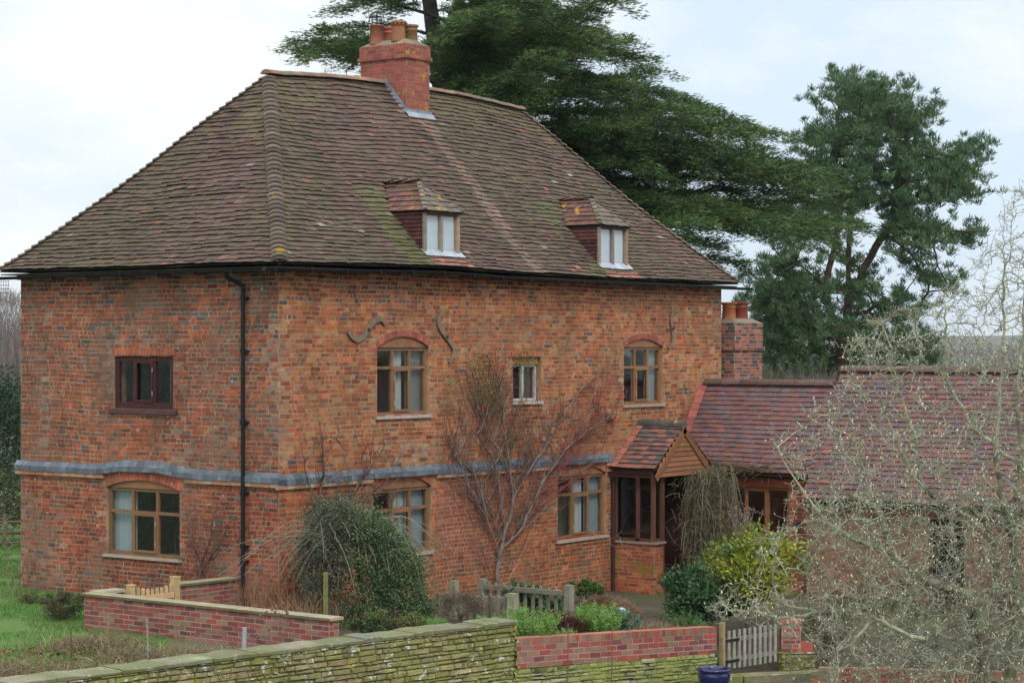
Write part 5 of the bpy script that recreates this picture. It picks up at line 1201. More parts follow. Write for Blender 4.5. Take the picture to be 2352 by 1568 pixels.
# ---------------------------------------------------------------- magnolia
def magnolia():
    D0 = 29.5; q = lambda x, y, dd=0: at(x, y, D0+dd)
    base = q(2300, 1720); base.z = -1.15
    t = tree_obj('magnolia_tree', 'bare spreading magnolia with grey green limbs and countless pale furry buds, nearest on the right', 'tree', base)
    S = [(-1, [base, q(2318, 1568), q(2337, 1408), q(2330, 1250), q(2345, 1050), q(2338, 900), q(2352, 700), q(2375, 560), q(2390, 420)]),
         (-2, [base, q(2262, 1560, -.3), q(2258, 1486, -.4), q(2240, 1380, -.3), q(2190, 1345, -.2), q(2130, 1345), q(2042, 1383), q(1969, 1400), q(1871, 1405), q(1797, 1388), q(1770, 1340), q(1790, 1240)]),
         (-2, [q(2200, 1350), q(2116, 1329), q(2042, 1265), q(2018, 1167), q(1985, 1090), q(1960, 1010)]),
         (-2, [q(2258, 1440), q(2290, 1330, .5), q(2275, 1230, .6), q(2263, 1192, .6), q(2225, 1160, .5), q(2190, 1172, .4), q(2130, 1130, .2), q(2090, 1080)]),
         (-2, [q(2330, 1250), q(2300, 1150, -.5), q(2285, 1040, -.6), q(2303, 843, -.5), q(2308, 640, -.5), q(2303, 453, -.5)]),
         (-2, [q(2285, 1060), q(2230, 980), q(2175, 873), q(2170, 693)]),
         (-2, [q(2090, 1080), q(2040, 960), q(2009, 894), q(1980, 777)]), (-2, [q(2150, 1120), q(2100, 1000), q(2060, 880), q(2045, 800), q(2025, 740)]),
         (-2, [q(2240, 1380), q(2120, 1470, -1), q(2008, 1420, -1), q(1954, 1481, -1), q(1900, 1500, -1), q(1850, 1530, -1)]),
         (-2, [q(2337, 1408), q(2380, 1300, 1), q(2420, 1150, 1), q(2430, 900, 1)]), (-2, [q(2042, 1265), q(1960, 1240, -.5), q(1900, 1200, -.8), q(1840, 1120, -1), q(1800, 1060, -1)]),
         (-2, [q(2018, 1167), q(1950, 1130, .6), q(1880, 1120, .8), q(1820, 1085, .8)]), (-2, [q(1871, 1405), q(1800, 1420, -.2), q(1720, 1400, -.2), q(1650, 1405, -.2)]), (-2, [q(1790, 1240), q(1745, 1230), q(1700, 1255)]), (-2, [q(1800, 1060, -1), q(1775, 1010, -1)]),
         (-2, [base, q(2200, 1600, -1), q(2170, 1520, -1), q(2110, 1500, -1)]), (-2, [q(2258, 1486), q(2310, 1440, 1.5), q(2400, 1380, 2)])]
    full = [(2360, 430), (2300, 452), (2262, 560), (2180, 650), (2140, 690), (2080, 700), (2030, 715), (1975, 745), (1925, 800), (1935, 880), (1900, 900), (1850, 950), (1760, 1000), (1775, 1040), (1820, 1090), (1785, 1190), (1705, 1245), (1745, 1300), (1660, 1350), (1620, 1402), (1645, 1430), (1760, 1440), (1850, 1470), (1900, 1520), (1890, 1600), (2480, 1640), (2480, 430)]
    def dens(x, y):
        d = .95 if y > 1000 and x > 1960 else .75 if x > 1880 and y > 1000 else .55
        if y < 1130: d = .50 if x > 1960 else .34
        if y < 980: d = .36 if x > 1900 else .25
        if y < 800: d = .38
        if y < 640: d = .22
        if x < 1850 and 1130 < y < 1370: d *= .38
        if 1880 < x < 1990 and 1260 < y < 1330: d *= .5
        return d
    tg = []
    for x, y in sample_poly(full, 11000, dens):
        tg.append(tuple(q(x, y, rnd.uniform(-1.3, 1.5) if x > 1900 else rnd.uniform(-.9, .6))))
    A, par, tips = grow(S, tg, .10, .12, -.12); r = radii(par, .0032, .41, .13); r = np.where(r > .028, np.minimum(r*1.2, .14), r)
    cf = lambda p, r: np.where(r[:, None] > .03, vary((.19, .195, .125), len(p), .2), vary((.33, .335, .225), len(p), .2))
    mb = MB(); emit_tree(mb, A, par, r, cf, 8, 3, .018); mb.build('limbs', M_bark, t)
    # spur twigs and buds
    n = len(A); idx = rng.choice(np.arange(n), 22000, replace=True); idx = idx[(r[idx] < .012)]; p = A[idx]; d = unit(rng.normal(size=(len(p), 3))*np.array([1, 1, .6])+np.array([0, 0, .55])); ln = rng.uniform(.03, .17, len(p)); e = p+d*ln[:, None]
    mb = MB(); frusta(mb, p, e, np.full(len(p), .0036), np.full(len(p), .0026), 3, vary((.30, .30, .22), len(p), .2)); mb.build('twigs', M_twig, t, kind='stuff')
    bp_ = np.concatenate([A[tips], e]); bd = np.concatenate([unit(rng.normal(size=(len(tips), 3))*.5+np.array([0, 0, 1.0])), d*.4+np.array([[0, 0, .8]])]); bd = unit(bd); keep = rng.random(len(bp_)) < np.where(np.array([noise.noise(tuple(b*1.6)) for b in bp_]) > -.05, .27, .08); bp_, bd = bp_[keep], bd[keep]; m = len(bp_)
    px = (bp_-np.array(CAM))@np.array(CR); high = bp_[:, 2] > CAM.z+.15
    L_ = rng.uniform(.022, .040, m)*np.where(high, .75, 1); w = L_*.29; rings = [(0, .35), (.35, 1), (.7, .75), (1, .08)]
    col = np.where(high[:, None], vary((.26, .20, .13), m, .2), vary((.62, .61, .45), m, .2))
    mb = MB()
    for (a, ra), (b_, rb) in zip(rings[:-1], rings[1:]): frusta(mb, bp_+bd*(L_*a)[:, None], bp_+bd*(L_*b_)[:, None], w*ra, w*rb, 5, col)
    mb.build('flower_buds', M_cloth, t, kind='stuff'); print('magnolia', n, m)
magnolia()
# ---------------------------------------------------------------- wall climbers
def climber(fn, name, label, base_px, seeds_px, poly, n, tip, colf, offs=(.04, .18), leafp=(), leafn=0, dens=None, expo=.45, cap=.05, seg=.10, arcs=0, acol=None):
    ax = 1 if fn is on_v else 0
    def q(x, y, o=None):
        p = fn(x, y); o = rnd.uniform(*offs) if o is None else o; p[ax] -= o; return p
    b = q(*base_px, .12); b.z = gz(b.x, b.y)-.03
    t = tree_obj(name, label, 'climber', b)
    S = [(-1 if i == 0 else -2, ([b] if i == 0 else [])+[q(x, y, .10) for x, y in s]) for i, s in enumerate(seeds_px)]
    tg = [tuple(q(x, y)) for x, y in sample_poly(poly, n, dens)]
    A, par, tips = grow(S, tg, seg, .10, -.05); r = radii(par, tip, expo, cap); A[:, ax] = np.minimum(A[:, ax], -.015)
    mb = MB(); emit_tree(mb, A, par, r, colf, 7, 3, .012)
    if arcs:
        big = [i for i in range(len(A)) if r[i] > tip*3.2]
        for x, y in sample_poly(poly, arcs):
            e = np.array(q(x, y)); h = 1-ax; cand = [i for i in rnd.sample(big, min(len(big), 40)) if A[i, 2] < e[2]-.2 and abs(A[i, h]-e[h]) > .12]
            if not cand: continue
            i = min(cand, key=lambda k: abs(abs(A[k, h]-e[h])-.45*abs(A[k, 2]-e[2]))*1.2+abs(A[k, 2]-e[2])*.35+rnd.random()*.9); s = A[i]; L_ = np.linalg.norm(e-s)
            side = np.zeros(3); side[h] = (e[h]-s[h])*rnd.uniform(.1, .5)+rnd.gauss(0, .12)*L_; side[2] = rnd.uniform(-.15, .15)*L_; c = (s+e)/2+side; m = 9; pts = [tuple((1-f)**2*s+2*f*(1-f)*c+f*f*e+rng.normal(size=3)*.008*(0 < f < 1)) for f in [k/m for k in range(m+1)]]
            c_ = acol(e) if acol else (.16, .10, .08); mb.tube(pts, [max(.0026, .0058*(1-.6*k/m)) for k in range(m+1)], 3, cv(c_, .2), False)
    mb.build('stems', M_twig, t)
    if leafn:
        lp = np.array([tuple(q(x, y, rnd.uniform(.05, .25))) for po, k in leafp for x, y in sample_poly(po, int(leafn*k))])
        cl = MB(); m = len(lp); leaves(cl, lp, rng.normal(size=(m, 3))+np.array([0, 0, -.3]), rng.uniform(.035, .07, m), .03, vary((.10, .17, .04), m, .3)); cl.build('leaves', M_leaf, t)
def ccol(p, r):
    u = p[:, 0:1]; red = np.clip((u-6.6)/2.0, 0, 1)*(r[:, None] < .006)
    base = np.where(r[:, None] > .010, vary((.18, .145, .13), len(p), .15), vary((.14, .08, .062), len(p), .25))
    return base*(1-red)+vary((.27, .065, .05), len(p), .25)*red
climber(on_v, 'rambling_climber', 'large leafless rambling climber fanning up the front wall from a grey trunk', (1132, 1345),
        [[(1132, 1300), (1142, 1260), (1150, 1215), (1160, 1190), (1175, 1120), (1150, 1060), (1120, 1010), (1085, 930)], [(1150, 1270), (1190, 1215), (1200, 1180), (1210, 1120), (1225, 1080)], [(1140, 1280), (1118, 1220), (1100, 1150), (1075, 1080), (1030, 1050), (1010, 950)], [(1150, 1215), (1140, 1140), (1135, 1080), (1110, 1030), (1070, 980)],
         [(1180, 1130), (1220, 1060), (1270, 980), (1320, 900), (1370, 850)], [(1200, 1180), (1240, 1100), (1300, 1020), (1380, 960), (1440, 940)], [(1128, 1320), (1105, 1285), (1070, 1275), (1040, 1290), (1020, 1330)], [(1150, 1250), (1120, 1180), (1075, 1130), (1010, 1110)], [(1170, 1140), (1150, 1000), (1140, 900), (1150, 830)], [(1160, 1300), (1195, 1260), (1205, 1230)]],
        [(1005, 1100), (1000, 930), (1030, 850), (1075, 795), (1200, 800), (1240, 930), (1330, 850), (1395, 830), (1440, 900), (1400, 1010), (1350, 1090), (1270, 1160), (1200, 1210), (1165, 1230), (1130, 1230), (1060, 1180)], 900, .0034, ccol, leafp=[([(1060, 820), (1120, 800), (1150, 930), (1130, 970), (1060, 900)], .6), ([(1160, 810), (1215, 800), (1220, 850), (1180, 860)], .2), ([(1140, 995), (1175, 990), (1180, 1030), (1140, 1020)], .12), ([(1010, 840), (1040, 860), (1010, 1000)], .08)], leafn=620, expo=.42, arcs=560, cap=.045, acol=lambda e: (.23, .065, .05) if e[0] > 8.2 and rnd.random() < .65 else rnd.choice([(.14, .06, .05), (.10, .055, .045), (.08, .055, .04), (.24, .20, .18)]))
bc = lambda p, r: vary((.15, .07, .055), len(p), .25)
climber(on_u, 'bare_wall_shrub', 'thin dark leafless shrub trained on the end wall between the lower window and the downpipe', (470, 1345), [[(470, 1300), (455, 1240), (440, 1180), (432, 1150)], [(475, 1290), (500, 1220), (495, 1150)], [(480, 1310), (520, 1240), (545, 1180)], [(470, 1320), (420, 1300), (370, 1290)]], [(430, 1320), (425, 1140), (470, 1150), (545, 1160), (555, 1230), (510, 1320)], 160, .004, bc, offs=(.04, .3), arcs=60)
climber(on_v, 'rose_stems', 'sparse bare climbing stems with a few leaves rising above the tangled bush near the corner', (700, 1400), [[(705, 1250), (725, 1130), (735, 1060), (720, 950)], [(740, 1200), (790, 1140), (830, 1090), (880, 1010)], [(760, 1180), (870, 1120), (900, 1060)], [(720, 1150), (690, 1080), (680, 1000)]], [(670, 1200), (680, 1000), (740, 930), (900, 1010), (930, 1120), (880, 1180)], 220, .004, lambda p, r: vary((.13, .08, .06), len(p), .25), offs=(.05, .35), leafp=[([(700, 1090), (900, 1120), (900, 1200), (700, 1200)], 1)], leafn=160, arcs=50)
climber(on_v, 'porch_rose', 'bare pale rose stems climbing beside the porch corner', (1440, 1350), [[(1425, 1290), (1415, 1240), (1425, 1190), (1450, 1160), (1475, 1170)], [(1420, 1270), (1370, 1235), (1330, 1200)], [(1430, 1310), (1460, 1330), (1470, 1350)]], [(1330, 1240), (1420, 1200), (1440, 1120), (1480, 1130), (1470, 1200), (1430, 1330)], 40, .004, lambda p, r: vary((.24, .19, .17), len(p), .2), offs=(.3, 1.15), leafp=[([(1440, 1110), (1500, 1100), (1510, 1150), (1450, 1150)], 1)], leafn=70, cap=.018)
# ---------------------------------------------------------------- leafy shrubs
def shrub(name, label, cat, c, rad, n, leaf, cols, stemc=(.10, .08, .06), clump=26, mat=None, group=None, droop=0, seedn=60, w=.5, flat=1.0, updir=.3, shell=.55):
    """c: centre of crown; rad: (rx, ry, rz) in camera right / depth / up; leaves gathered in clumps over the ellipsoid"""
    c = Vector(c); b = Vector((c.x, c.y, 0)); b.z = gz(b.x, b.y)-.03
    t = tree_obj(name, label, cat, b, group)
    k = clump; d = unit(rng.normal(size=(k, 3))); rr = (shell+(1-shell)*rng.random(k))[:, None]; d = d*rr
    Rm = np.array([list(CR), list(CD), [0, 0, 1]]); ctr = (d*np.array(rad))@Rm+np.array(c); ctr[:, 2] = np.maximum(ctr[:, 2], b.z+.04)
    mb = MB(); A, par, tips = grow([(-1, [b, b.lerp(c, .6)])], [tuple(x) for x in ctr], .2, .12); r = radii(par, .004, .5, .035)
    emit_tree(mb, A, par, r, lambda p, r: np.broadcast_to(stemc, (len(p), 3)), 6, 3); mb.build('stems', M_twig, t)
    per = n//k; cr = min(rad)*rng.uniform(.28, .5, k)
    P = np.concatenate([ctr[i]+rng.normal(size=(per, 3))*cr[i]*np.array([.6, .6, .45*flat]) for i in range(k)])
    tone = np.concatenate([np.broadcast_to(np.array(rnd.choice(cols)), (per, 3)) for i in range(k)]); m = len(P)
    P[:, 2] = np.maximum(P[:, 2], b.z+.01)
    D_ = unit(P-np.array(c))*.7+rng.normal(size=(m, 3))*.6+np.array([0, 0, updir-droop]); L_ = rng.uniform(.7, 1.3, m)*leaf
    lf = MB(); leaves(lf, P, D_, L_, L_*w, np.clip(tone*(1+rng.normal(size=(m, 1))*.2)*(1+rng.normal(size=(m, 3))*.07), .003, 1)); lf.build('foliage', mat or M_leaf, t)
    return t
def qd(x, y, d): return at(x, y, d)
GRN = [(.06, .12, .035), (.045, .09, .03), (.08, .15, .045)]
shrub('euonymus_bush', 'golden green leafy bush in front of the long window', 'shrub', qd(1735, 1315, 38.2), (.85, .65, .68), 9000, .085, [(.33, .36, .045), (.26, .31, .045), (.14, .21, .04), (.40, .39, .06)], clump=64, w=.6, shell=.4)
shrub('laurel_bush', 'dark blue green low bush beside the porch door', 'shrub', qd(1610, 1370, 38.0), (.66, .5, .50), 6500, .085, [(.065, .14, .05), (.045, .10, .04), (.09, .18, .07)], clump=52, shell=.4)
shrub('evergreen_bush', 'dark glossy evergreen bush left of the house on the far side of the lawn', 'shrub', qd(-40, 1010, 52), (1.5, 1.4, 1.7), 16000, .10, [(.035, .075, .04), (.05, .10, .055), (.025, .055, .03)], clump=120, w=.45)
shrub('holly_bush', 'green brown scrub below the dark evergreen at the left edge', 'shrub', qd(-10, 1150, 49), (1.2, .8, .75), 6000, .08, [(.10, .12, .05), (.13, .12, .07), (.07, .09, .04)], clump=60)
shrub('border_shrub', 'low brown green shrub at the left end of the slab topped wall', 'shrub', qd(150, 1390, 34.4), (.42, .4, .20), 3600, .055, [(.09, .10, .045), (.14, .11, .06), (.07, .08, .035)], clump=34, w=.25, updir=.9)
shrub('border_shrub', 'small dry tuft beside the house corner on the lawn edge', 'shrub', qd(85, 1378, 36.8), (.28, .3, .12), 1500, .05, [(.15, .13, .07), (.10, .12, .05)], clump=20, w=.25, updir=.9)
# ---------------------------------------------------------------- tangled arch bush
def tangle():
    c = qd(826, 1300, 34.4); b = Vector((c.x, c.y, gz(c.x, c.y)-.03))
    t = tree_obj('tangled_bush', 'tangled dome of trailing grey stems and small green leaves in front of the house corner', 'shrub', b)
    top = c+Vector((0, 0, .55)); mb = MB(); q = lambda x, y, dd=0: at(x, y, 34.4+dd)
    mb.tube([b+CR*-.65, q(738, 1330), q(760, 1250), q(800, 1200)], [.05, .04, .03, .02], 7, (.13, .12, .06)); mb.tube([b+CR*.1, q(835, 1380), q(822, 1300), q(815, 1210)], [.045, .04, .03, .02], 7, (.10, .08, .05)); mb.tube([b+CR*-.55, q(760, 1340), q(772, 1230), q(800, 1190)], [.03]*4, 6, (.12, .10, .06))
    for i in range(430):
        s = q(rnd.uniform(715, 880), rnd.uniform(1190, 1265), rnd.uniform(-.6, .6)); an = rnd.uniform(0, 6.283); ln = rnd.uniform(.3, 1.0)*(1 if i % 4 else 1.5); o = CR*math.cos(an)+CD*math.sin(an)*.7; k = rnd.uniform(.3, 1.15); dr = rnd.uniform(.15, 1.0); sw = rnd.gauss(0, .25)
        pts = [s+o*ln*f*k*1.3+CR*sw*f*f*ln+Vector((0, 0, .17*math.sin(f*2.6)*ln-ln*dr*f*f+.02*math.sin(9*f+i))) for f in [j/7 for j in range(8)]]
        pts = [Vector((p.x, p.y, max(p.z, b.z+.05))) for p in pts]
        mb.tube(pts, [.0065*(1-.5*j/7) for j in range(8)], 3, cv(rnd.choice([(.22, .21, .15), (.17, .16, .12), (.13, .11, .085), (.27, .26, .19)]), .15), False)
    mb.build('stems', M_twig, t)
    P, C_ = [], []
    poly = [(700, 1250), (715, 1190), (760, 1150), (800, 1160), (860, 1165), (920, 1190), (960, 1240), (975, 1290), (960, 1340), (980, 1400), (930, 1435), (800, 1440), (770, 1400), (720, 1330)]
    def dn(x, y): 
        d = .95 if x > 850 else .6
        if y > 1300 and x < 850: d = .42
        if y < 1200: d = .8
        return d
    pts = sample_poly([(685, 1290), (695, 1215), (725, 1160), (780, 1140), (850, 1172), (900, 1205), (940, 1250), (965, 1300), (970, 1345), (995, 1400), (940, 1440), (700, 1440), (690, 1350)], 760, dn)
    for x, y in pts:
        e = math.sqrt(max(.05, 1-((x-835)/150)**2)); cc = np.array(q(x, y, rnd.choice([-1, -1, 1])*e*rnd.uniform(.3, .85))); n = 48
        P.append(cc+rng.normal(size=(n, 3))*rnd.uniform(.04, .12)); C_.append(vary(rnd.choice([(.08, .145, .05), (.06, .11, .045), (.12, .185, .07), (.14, .18, .09)] if x > 800 else [(.12, .14, .08), (.07, .09, .05), (.15, .16, .11)]), n, .25))
    P = np.concatenate(P); m = len(P); lf = MB(); leaves(lf, P, rng.normal(size=(m, 3)), rng.uniform(.028, .052, m), .028, np.concatenate(C_)); lf.build('foliage', M_leaf, t)
tangle()
p = qd(748, 1400, 33.3); o = post((p.x, p.y, gz(p.x, p.y)-.1), 1.02, .055, (.20, .20, .07), M_oldwood, 'thin mossy green stake propping the tangled bush', 'stake', 'stake')
# hanging dead growth beside the porch
def hanging():
    top = qd(1625, 1085, 42.6); b = Vector((top.x, top.y, gz(top.x, top.y))); t = tree_obj('hanging_creeper', 'dry brown creeper hanging from the eaves beside the porch like a curtain', 'climber', b)
    mb = MB()
    for i in range(430):
        x = rnd.uniform(1575, 1685); s = at(x, 1072+rnd.uniform(-8, 50)+max(0, 1610-x)*.9+(170*rnd.random()**2 if i % 3 else 0), 42.5+rnd.uniform(-.35, .35)); ln = rnd.uniform(.25, 1.5)*(1.0 if x > 1610 else .6); o = CR*rnd.gauss((x-1640)/160, .22)+CD*rnd.gauss(-.1, .25)
        pts = [s+o*ln*.33*math.sin(f*1.5)+Vector((rnd.gauss(0, .012), rnd.gauss(0, .012), .05*math.sin(f*3)-ln*f)) for f in [j/6 for j in range(7)]]; mb.tube(pts, [.007, .006, .006, .005, .005, .004, .003], 3, cv(rnd.choice([(.15, .13, .075), (.11, .10, .06), (.20, .17, .10), (.08, .07, .05)]), .2), False)
    for i in range(1500):                        # short side shoots at every angle
        x = rnd.gauss(1630, 30); y = rnd.uniform(1075, 1300); p = at(x+(y-1180)*.05, y, 42.5+rnd.uniform(-.4, .35)); d = Vector((rnd.gauss(0, 1), rnd.gauss(0, 1), rnd.gauss(-.3, .8))).normalized(); l_ = rnd.uniform(.08, .3)
        mb.tube([p, p+d*l_*.5, p+d*l_+Vector((0, 0, -.3*l_))], .0045, 3, cv(rnd.choice([(.17, .15, .09), (.12, .11, .065), (.22, .19, .12), (.09, .08, .05)]), .2), False)
    for i in range(420):                         # mat of dead stems along the gutter
        v = -rnd.uniform(.95, 2.6)*rnd.uniform(.8, 1); s = Vector((U1E+rnd.uniform(-.05, .2), v, zw(U1E)+.03+rnd.uniform(0, .14)*(2.8+v)/1.8)); d = Vector((rnd.gauss(0, .35), rnd.gauss(0, 1), rnd.gauss(0, .3))).normalized()
        mb.tube([s, s+d*.16+Vector((0, 0, .03)), s+d*.34-Vector((0, 0, .02))], .005, 3, cv(rnd.choice([(.17, .12, .06), (.14, .12, .05), (.10, .08, .05)]), .15), False)
    mb.tube([b, at(1640, 1230, 42.6), at(1625, 1090, 42.6)], [.04, .035, .03], 6, (.10, .08, .06)); mb.build('stems', M_twig, t)
    P = []; n = 3600; x = np.random.default_rng(3).normal(0, 28, n)
    pts = np.array([tuple(at(1632+a, rnd.uniform(1085, 1290)+abs(a)*.3, 42.5+rnd.uniform(-.35, .3))) for a in x]); lf = MB(); leaves(lf, pts, rng.normal(size=(n, 3))*.5+np.array([0, 0, -1]), rng.uniform(.03, .06, n), .012, vary((.11, .11, .055), n, .3)); lf.build('foliage', M_leaf, t)
hanging()
# ---------------------------------------------------------------- tufts, ferns, perennials
def tuft(name, label, cat, c, r, h, n, cols, w=.012, lean=.5, rz=None, group=None, mat=None, part=False):
    c = Vector(c); c.z = gz(c.x, c.y) if rz is None else rz
    P = np.array(c)+rng.normal(size=(n, 3))*np.array([r*.5, r*.5, 0]); D_ = rng.normal(size=(n, 3))*lean+np.array([0, 0, 1.0]); D_[:, 2] = np.abs(D_[:, 2]); L_ = rng.uniform(.5, 1.1, n)*h
    D_ = unit(D_); mid = P+D_*L_[:, None]*.6; D2 = unit(D_+np.stack([D_[:, 0]*1.2, D_[:, 1]*1.2, -np.full(n, .5)], 1)); tip = mid+D2*L_[:, None]*.5; S_ = unit(np.cross(D_, rng.normal(size=(n, 3))))*w/2
    V = np.stack([P-S_, P+S_, mid+S_, mid-S_, tip], 1).reshape(-1, 3); i5 = np.arange(n)*5; C_ = np.array([rnd.choice(cols) for _ in range(n)])*(1+rng.normal(size=(n, 1))*.18); C_ = np.clip(C_, .004, 1)
    mb = MB(); mb.bulk(V, np.stack([i5, i5+1, i5+2, i5+3], 1), C_); mb.bulk(V.copy(), np.stack([i5+3, i5+2, i5+4, i5+4], 1)[:, :3], C_)
    o = mb.build(name, mat or M_grass, None, org=tuple(c)); return tagd(o, label, cat, group)
STRAW = [(.34, .27, .16), (.26, .19, .11), (.22, .15, .09), (.40, .33, .21)]
def gat(x, y, d): p = at(x, y, d); return p
FERN = [(.20, .38, .07), (.25, .45, .10), (.13, .27, .06), (.28, .44, .13)]
def fern(label, c, r, h, n, group='bright green feathery plants behind the brick wall'):
    c = Vector(c); c.z = gz(c.x, c.y); t = thing('feathery_plant', label, 'plant', tuple(c), group); mb = MB(); LP, LD, LL, LC = [], [], [], []
    for i in range(n):
        an = rnd.uniform(0, 6.283); le = rnd.uniform(.1, .75); d = Vector((math.cos(an)*le, math.sin(an)*le, 1)).normalized(); b = c+Vector((math.cos(an), math.sin(an), 0))*r*rnd.uniform(0, .6); L_ = h*rnd.uniform(.6, 1.1)
        mb.tube([b, b+d*L_*.6, b+d*L_+Vector((d.x, d.y, -.2))*L_*.15], [.005, .004, .002], 3, (.12, .2, .05), False); tone = rnd.choice(FERN)
        for k in range(3, 11):
            f = k/10; p = np.array(b+d*L_*f); m = 11; LP.append(p+rng.normal(size=(m, 3))*.012); LD.append(rng.normal(size=(m, 3))+np.array(d)*.9); LL.append(rng.uniform(.04, .095, m)*(1.15-.5*f)); LC.append(vary(tone, m, .2))
    mb.build('stems', M_twig, t); P = np.concatenate(LP); L_ = np.concatenate(LL); lf = MB(); leaves(lf, P, np.concatenate(LD), L_, L_*.22, np.concatenate(LC)); lf.build('fronds', M_leaf, t)
fern('bright feathery plant at the end of the stone wall', gat(1222, 1450, 33.3), .42, .60, 150)
fern('feathery plant low beside the end post of the picket fence', gat(1130, 1405, 34.3), .28, .32, 60)
fern('bright feathery plant between the dark red flower heads and the glass ball', gat(1370, 1430, 34.9), .42, .60, 160)
fern('feathery plant left of the picket fence by the tangled bush', gat(995, 1430, 33.4), .30, .30, 60)
fern('feathery plant tight behind the middle of the brick wall', gat(1300, 1455, 34.1), .22, .24, 40)
def sedum(label, c, r, h, n):
    c = Vector(c); c.z = gz(c.x, c.y); t = thing('sedum_clump', label, 'plant', tuple(c), 'dark red seed heads in the bed'); mb = MB(); hd = MB()
    for i in range(n):
        an = rnd.uniform(0, 6.283); rr = r*math.sqrt(rnd.random()); b = c+Vector((math.cos(an)*rr*.5, math.sin(an)*rr*.5, 0)); e = c+Vector((math.cos(an)*rr, math.sin(an)*rr, h*rnd.uniform(.6, 1)*(1-.35*(rr/r)**2))); mb.tube([b, b.lerp(e, .5), e], .004, 3, (.14, .07, .05), False)
        m = 26; a = rng.normal(size=(m, 3))*np.array([.035, .035, .012])+np.array(e); hd.bulk(*(lambda V: (V, np.arange(len(V)).reshape(-1, 4), vary(rnd.choice([(.16, .045, .035), (.20, .06, .045), (.11, .035, .03)]), m, .2)))(np.stack([a+np.array(q)*.012 for q in ((-1, 0, 0), (0, 1, .3), (1, 0, 0), (0, -1, .6))], 1).reshape(-1, 3)))
    mb.build('stems', M_twig, t); hd.build('flower_heads', M_plain, t, kind='stuff')
sedum('broad dark red sedum heads just behind the brick wall', gat(1300, 1430, 34.6), .36, .52, 150)
sedum('smaller dark red sedum further back near the grass mound', gat(1392, 1400, 36.3), .22, .28, 50)
sedum('brown sedum heads under the top rail of the picket fence', gat(1255, 1400, 35.8), .26, .34, 60)
# dry brambles left of the fence, big round leaves behind it
shrub('dry_bramble', 'dead brown bramble thicket in front of the lower picket fence', 'shrub', gat(1060, 1390, 35.2), (.38, .3, .22), 3200, .05, [(.22, .16, .12), (.16, .11, .08), (.28, .21, .16)], clump=36, w=.18)
shrub('bergenia_clump', 'large round dark green leaves behind the picket fence', 'plant', gat(1225, 1375, 37.6), (.42, .3, .22), 260, .15, [(.03, .09, .03), (.05, .14, .045), (.09, .19, .10)], clump=13, w=.85)
shrub('ivy_patch', 'green ivy patch at the foot of the front wall by the fence end', 'plant', gat(1345, 1352, 40), (.35, .3, .14), 1400, .05, [(.07, .15, .03), (.11, .2, .04)], clump=20, w=.8)
shrub('green_undergrowth', 'mixed green undergrowth below the tangled bush behind the stone wall', 'plant', gat(880, 1432, 32.6), (.75, .35, .16), 4600, .05, [(.06, .11, .03), (.09, .15, .04), (.12, .07, .05), (.16, .17, .05)], clump=50, w=.4)
# straw mound
def mound():
    c = gat(1395, 1378, 38.6); c.z = gz(c.x, c.y); n = 9000; an = rng.uniform(0, 2*np.pi, n); rr = np.sqrt(rng.random(n)); h = .30*(1-rr**2.2)
    P = np.array(c)+np.array(CR)*(np.cos(an)*rr*.62)[:, None]+np.array(CD)*(np.sin(an)*rr*.75)[:, None]+np.array([0, 0, 1])*h[:, None]
    mb = MB(); D_ = np.array(CR)*(-np.sin(an)*.9)[:, None]+np.array(CD)*np.cos(an)[:, None]+rng.normal(size=(n, 3))*.35; leaves(mb, P, D_, rng.uniform(.08, .2, n), .007, np.array([rnd.choice([(.33, .21, .13), (.26, .15, .09), (.22, .13, .08), (.38, .26, .17)]) for _ in range(n)]))
    tagd(mb.build('straw_mound', M_grass, None, org=tuple(c)), 'rounded brown mound of cut dry grass between fence and porch', 'mound')
mound()
tuft('dry_grass', 'upright pale grass at the end of the brick wall left of the pale post', 'grass tuft', gat(1490, 1420, 36.2), .5, .30, 900, STRAW, .006, .35)
tuft('dry_grass', 'thin straw coloured grass right of the glass ball', 'grass tuft', gat(1448, 1425, 35.6), .35, .42, 420, STRAW, .006, .25)
tuft('strap_leaved_plant', 'green strap leaved clump behind the wall below the golden bush', 'plant', gat(1575, 1425, 36.9), .22, .42, 260, [(.12, .22, .07), (.09, .17, .05)], .018, .5)
tuft('strap_leaved_plant', 'second green strap leaved clump close to the pale gate post', 'plant', gat(1640, 1430, 37.2), .2, .34, 200, [(.10, .19, .07), (.08, .15, .05)], .018, .5)
tuft('tall_dry_stems', 'tall tan dry stems between the downpipe and the tangled bush', 'dry plant', Vector((-.5, -.2, 0)), .5, .85, 170, [(.36, .19, .11), (.34, .18, .10), (.28, .16, .10)], .010, .12)
tuft('tall_dry_stems', 'shorter tan stems behind the slab topped wall near the stake', 'dry plant', Vector((-1.0, -1.3, 0)), .7, .6, 260, [(.36, .22, .13), (.28, .16, .10)], .009, .18)
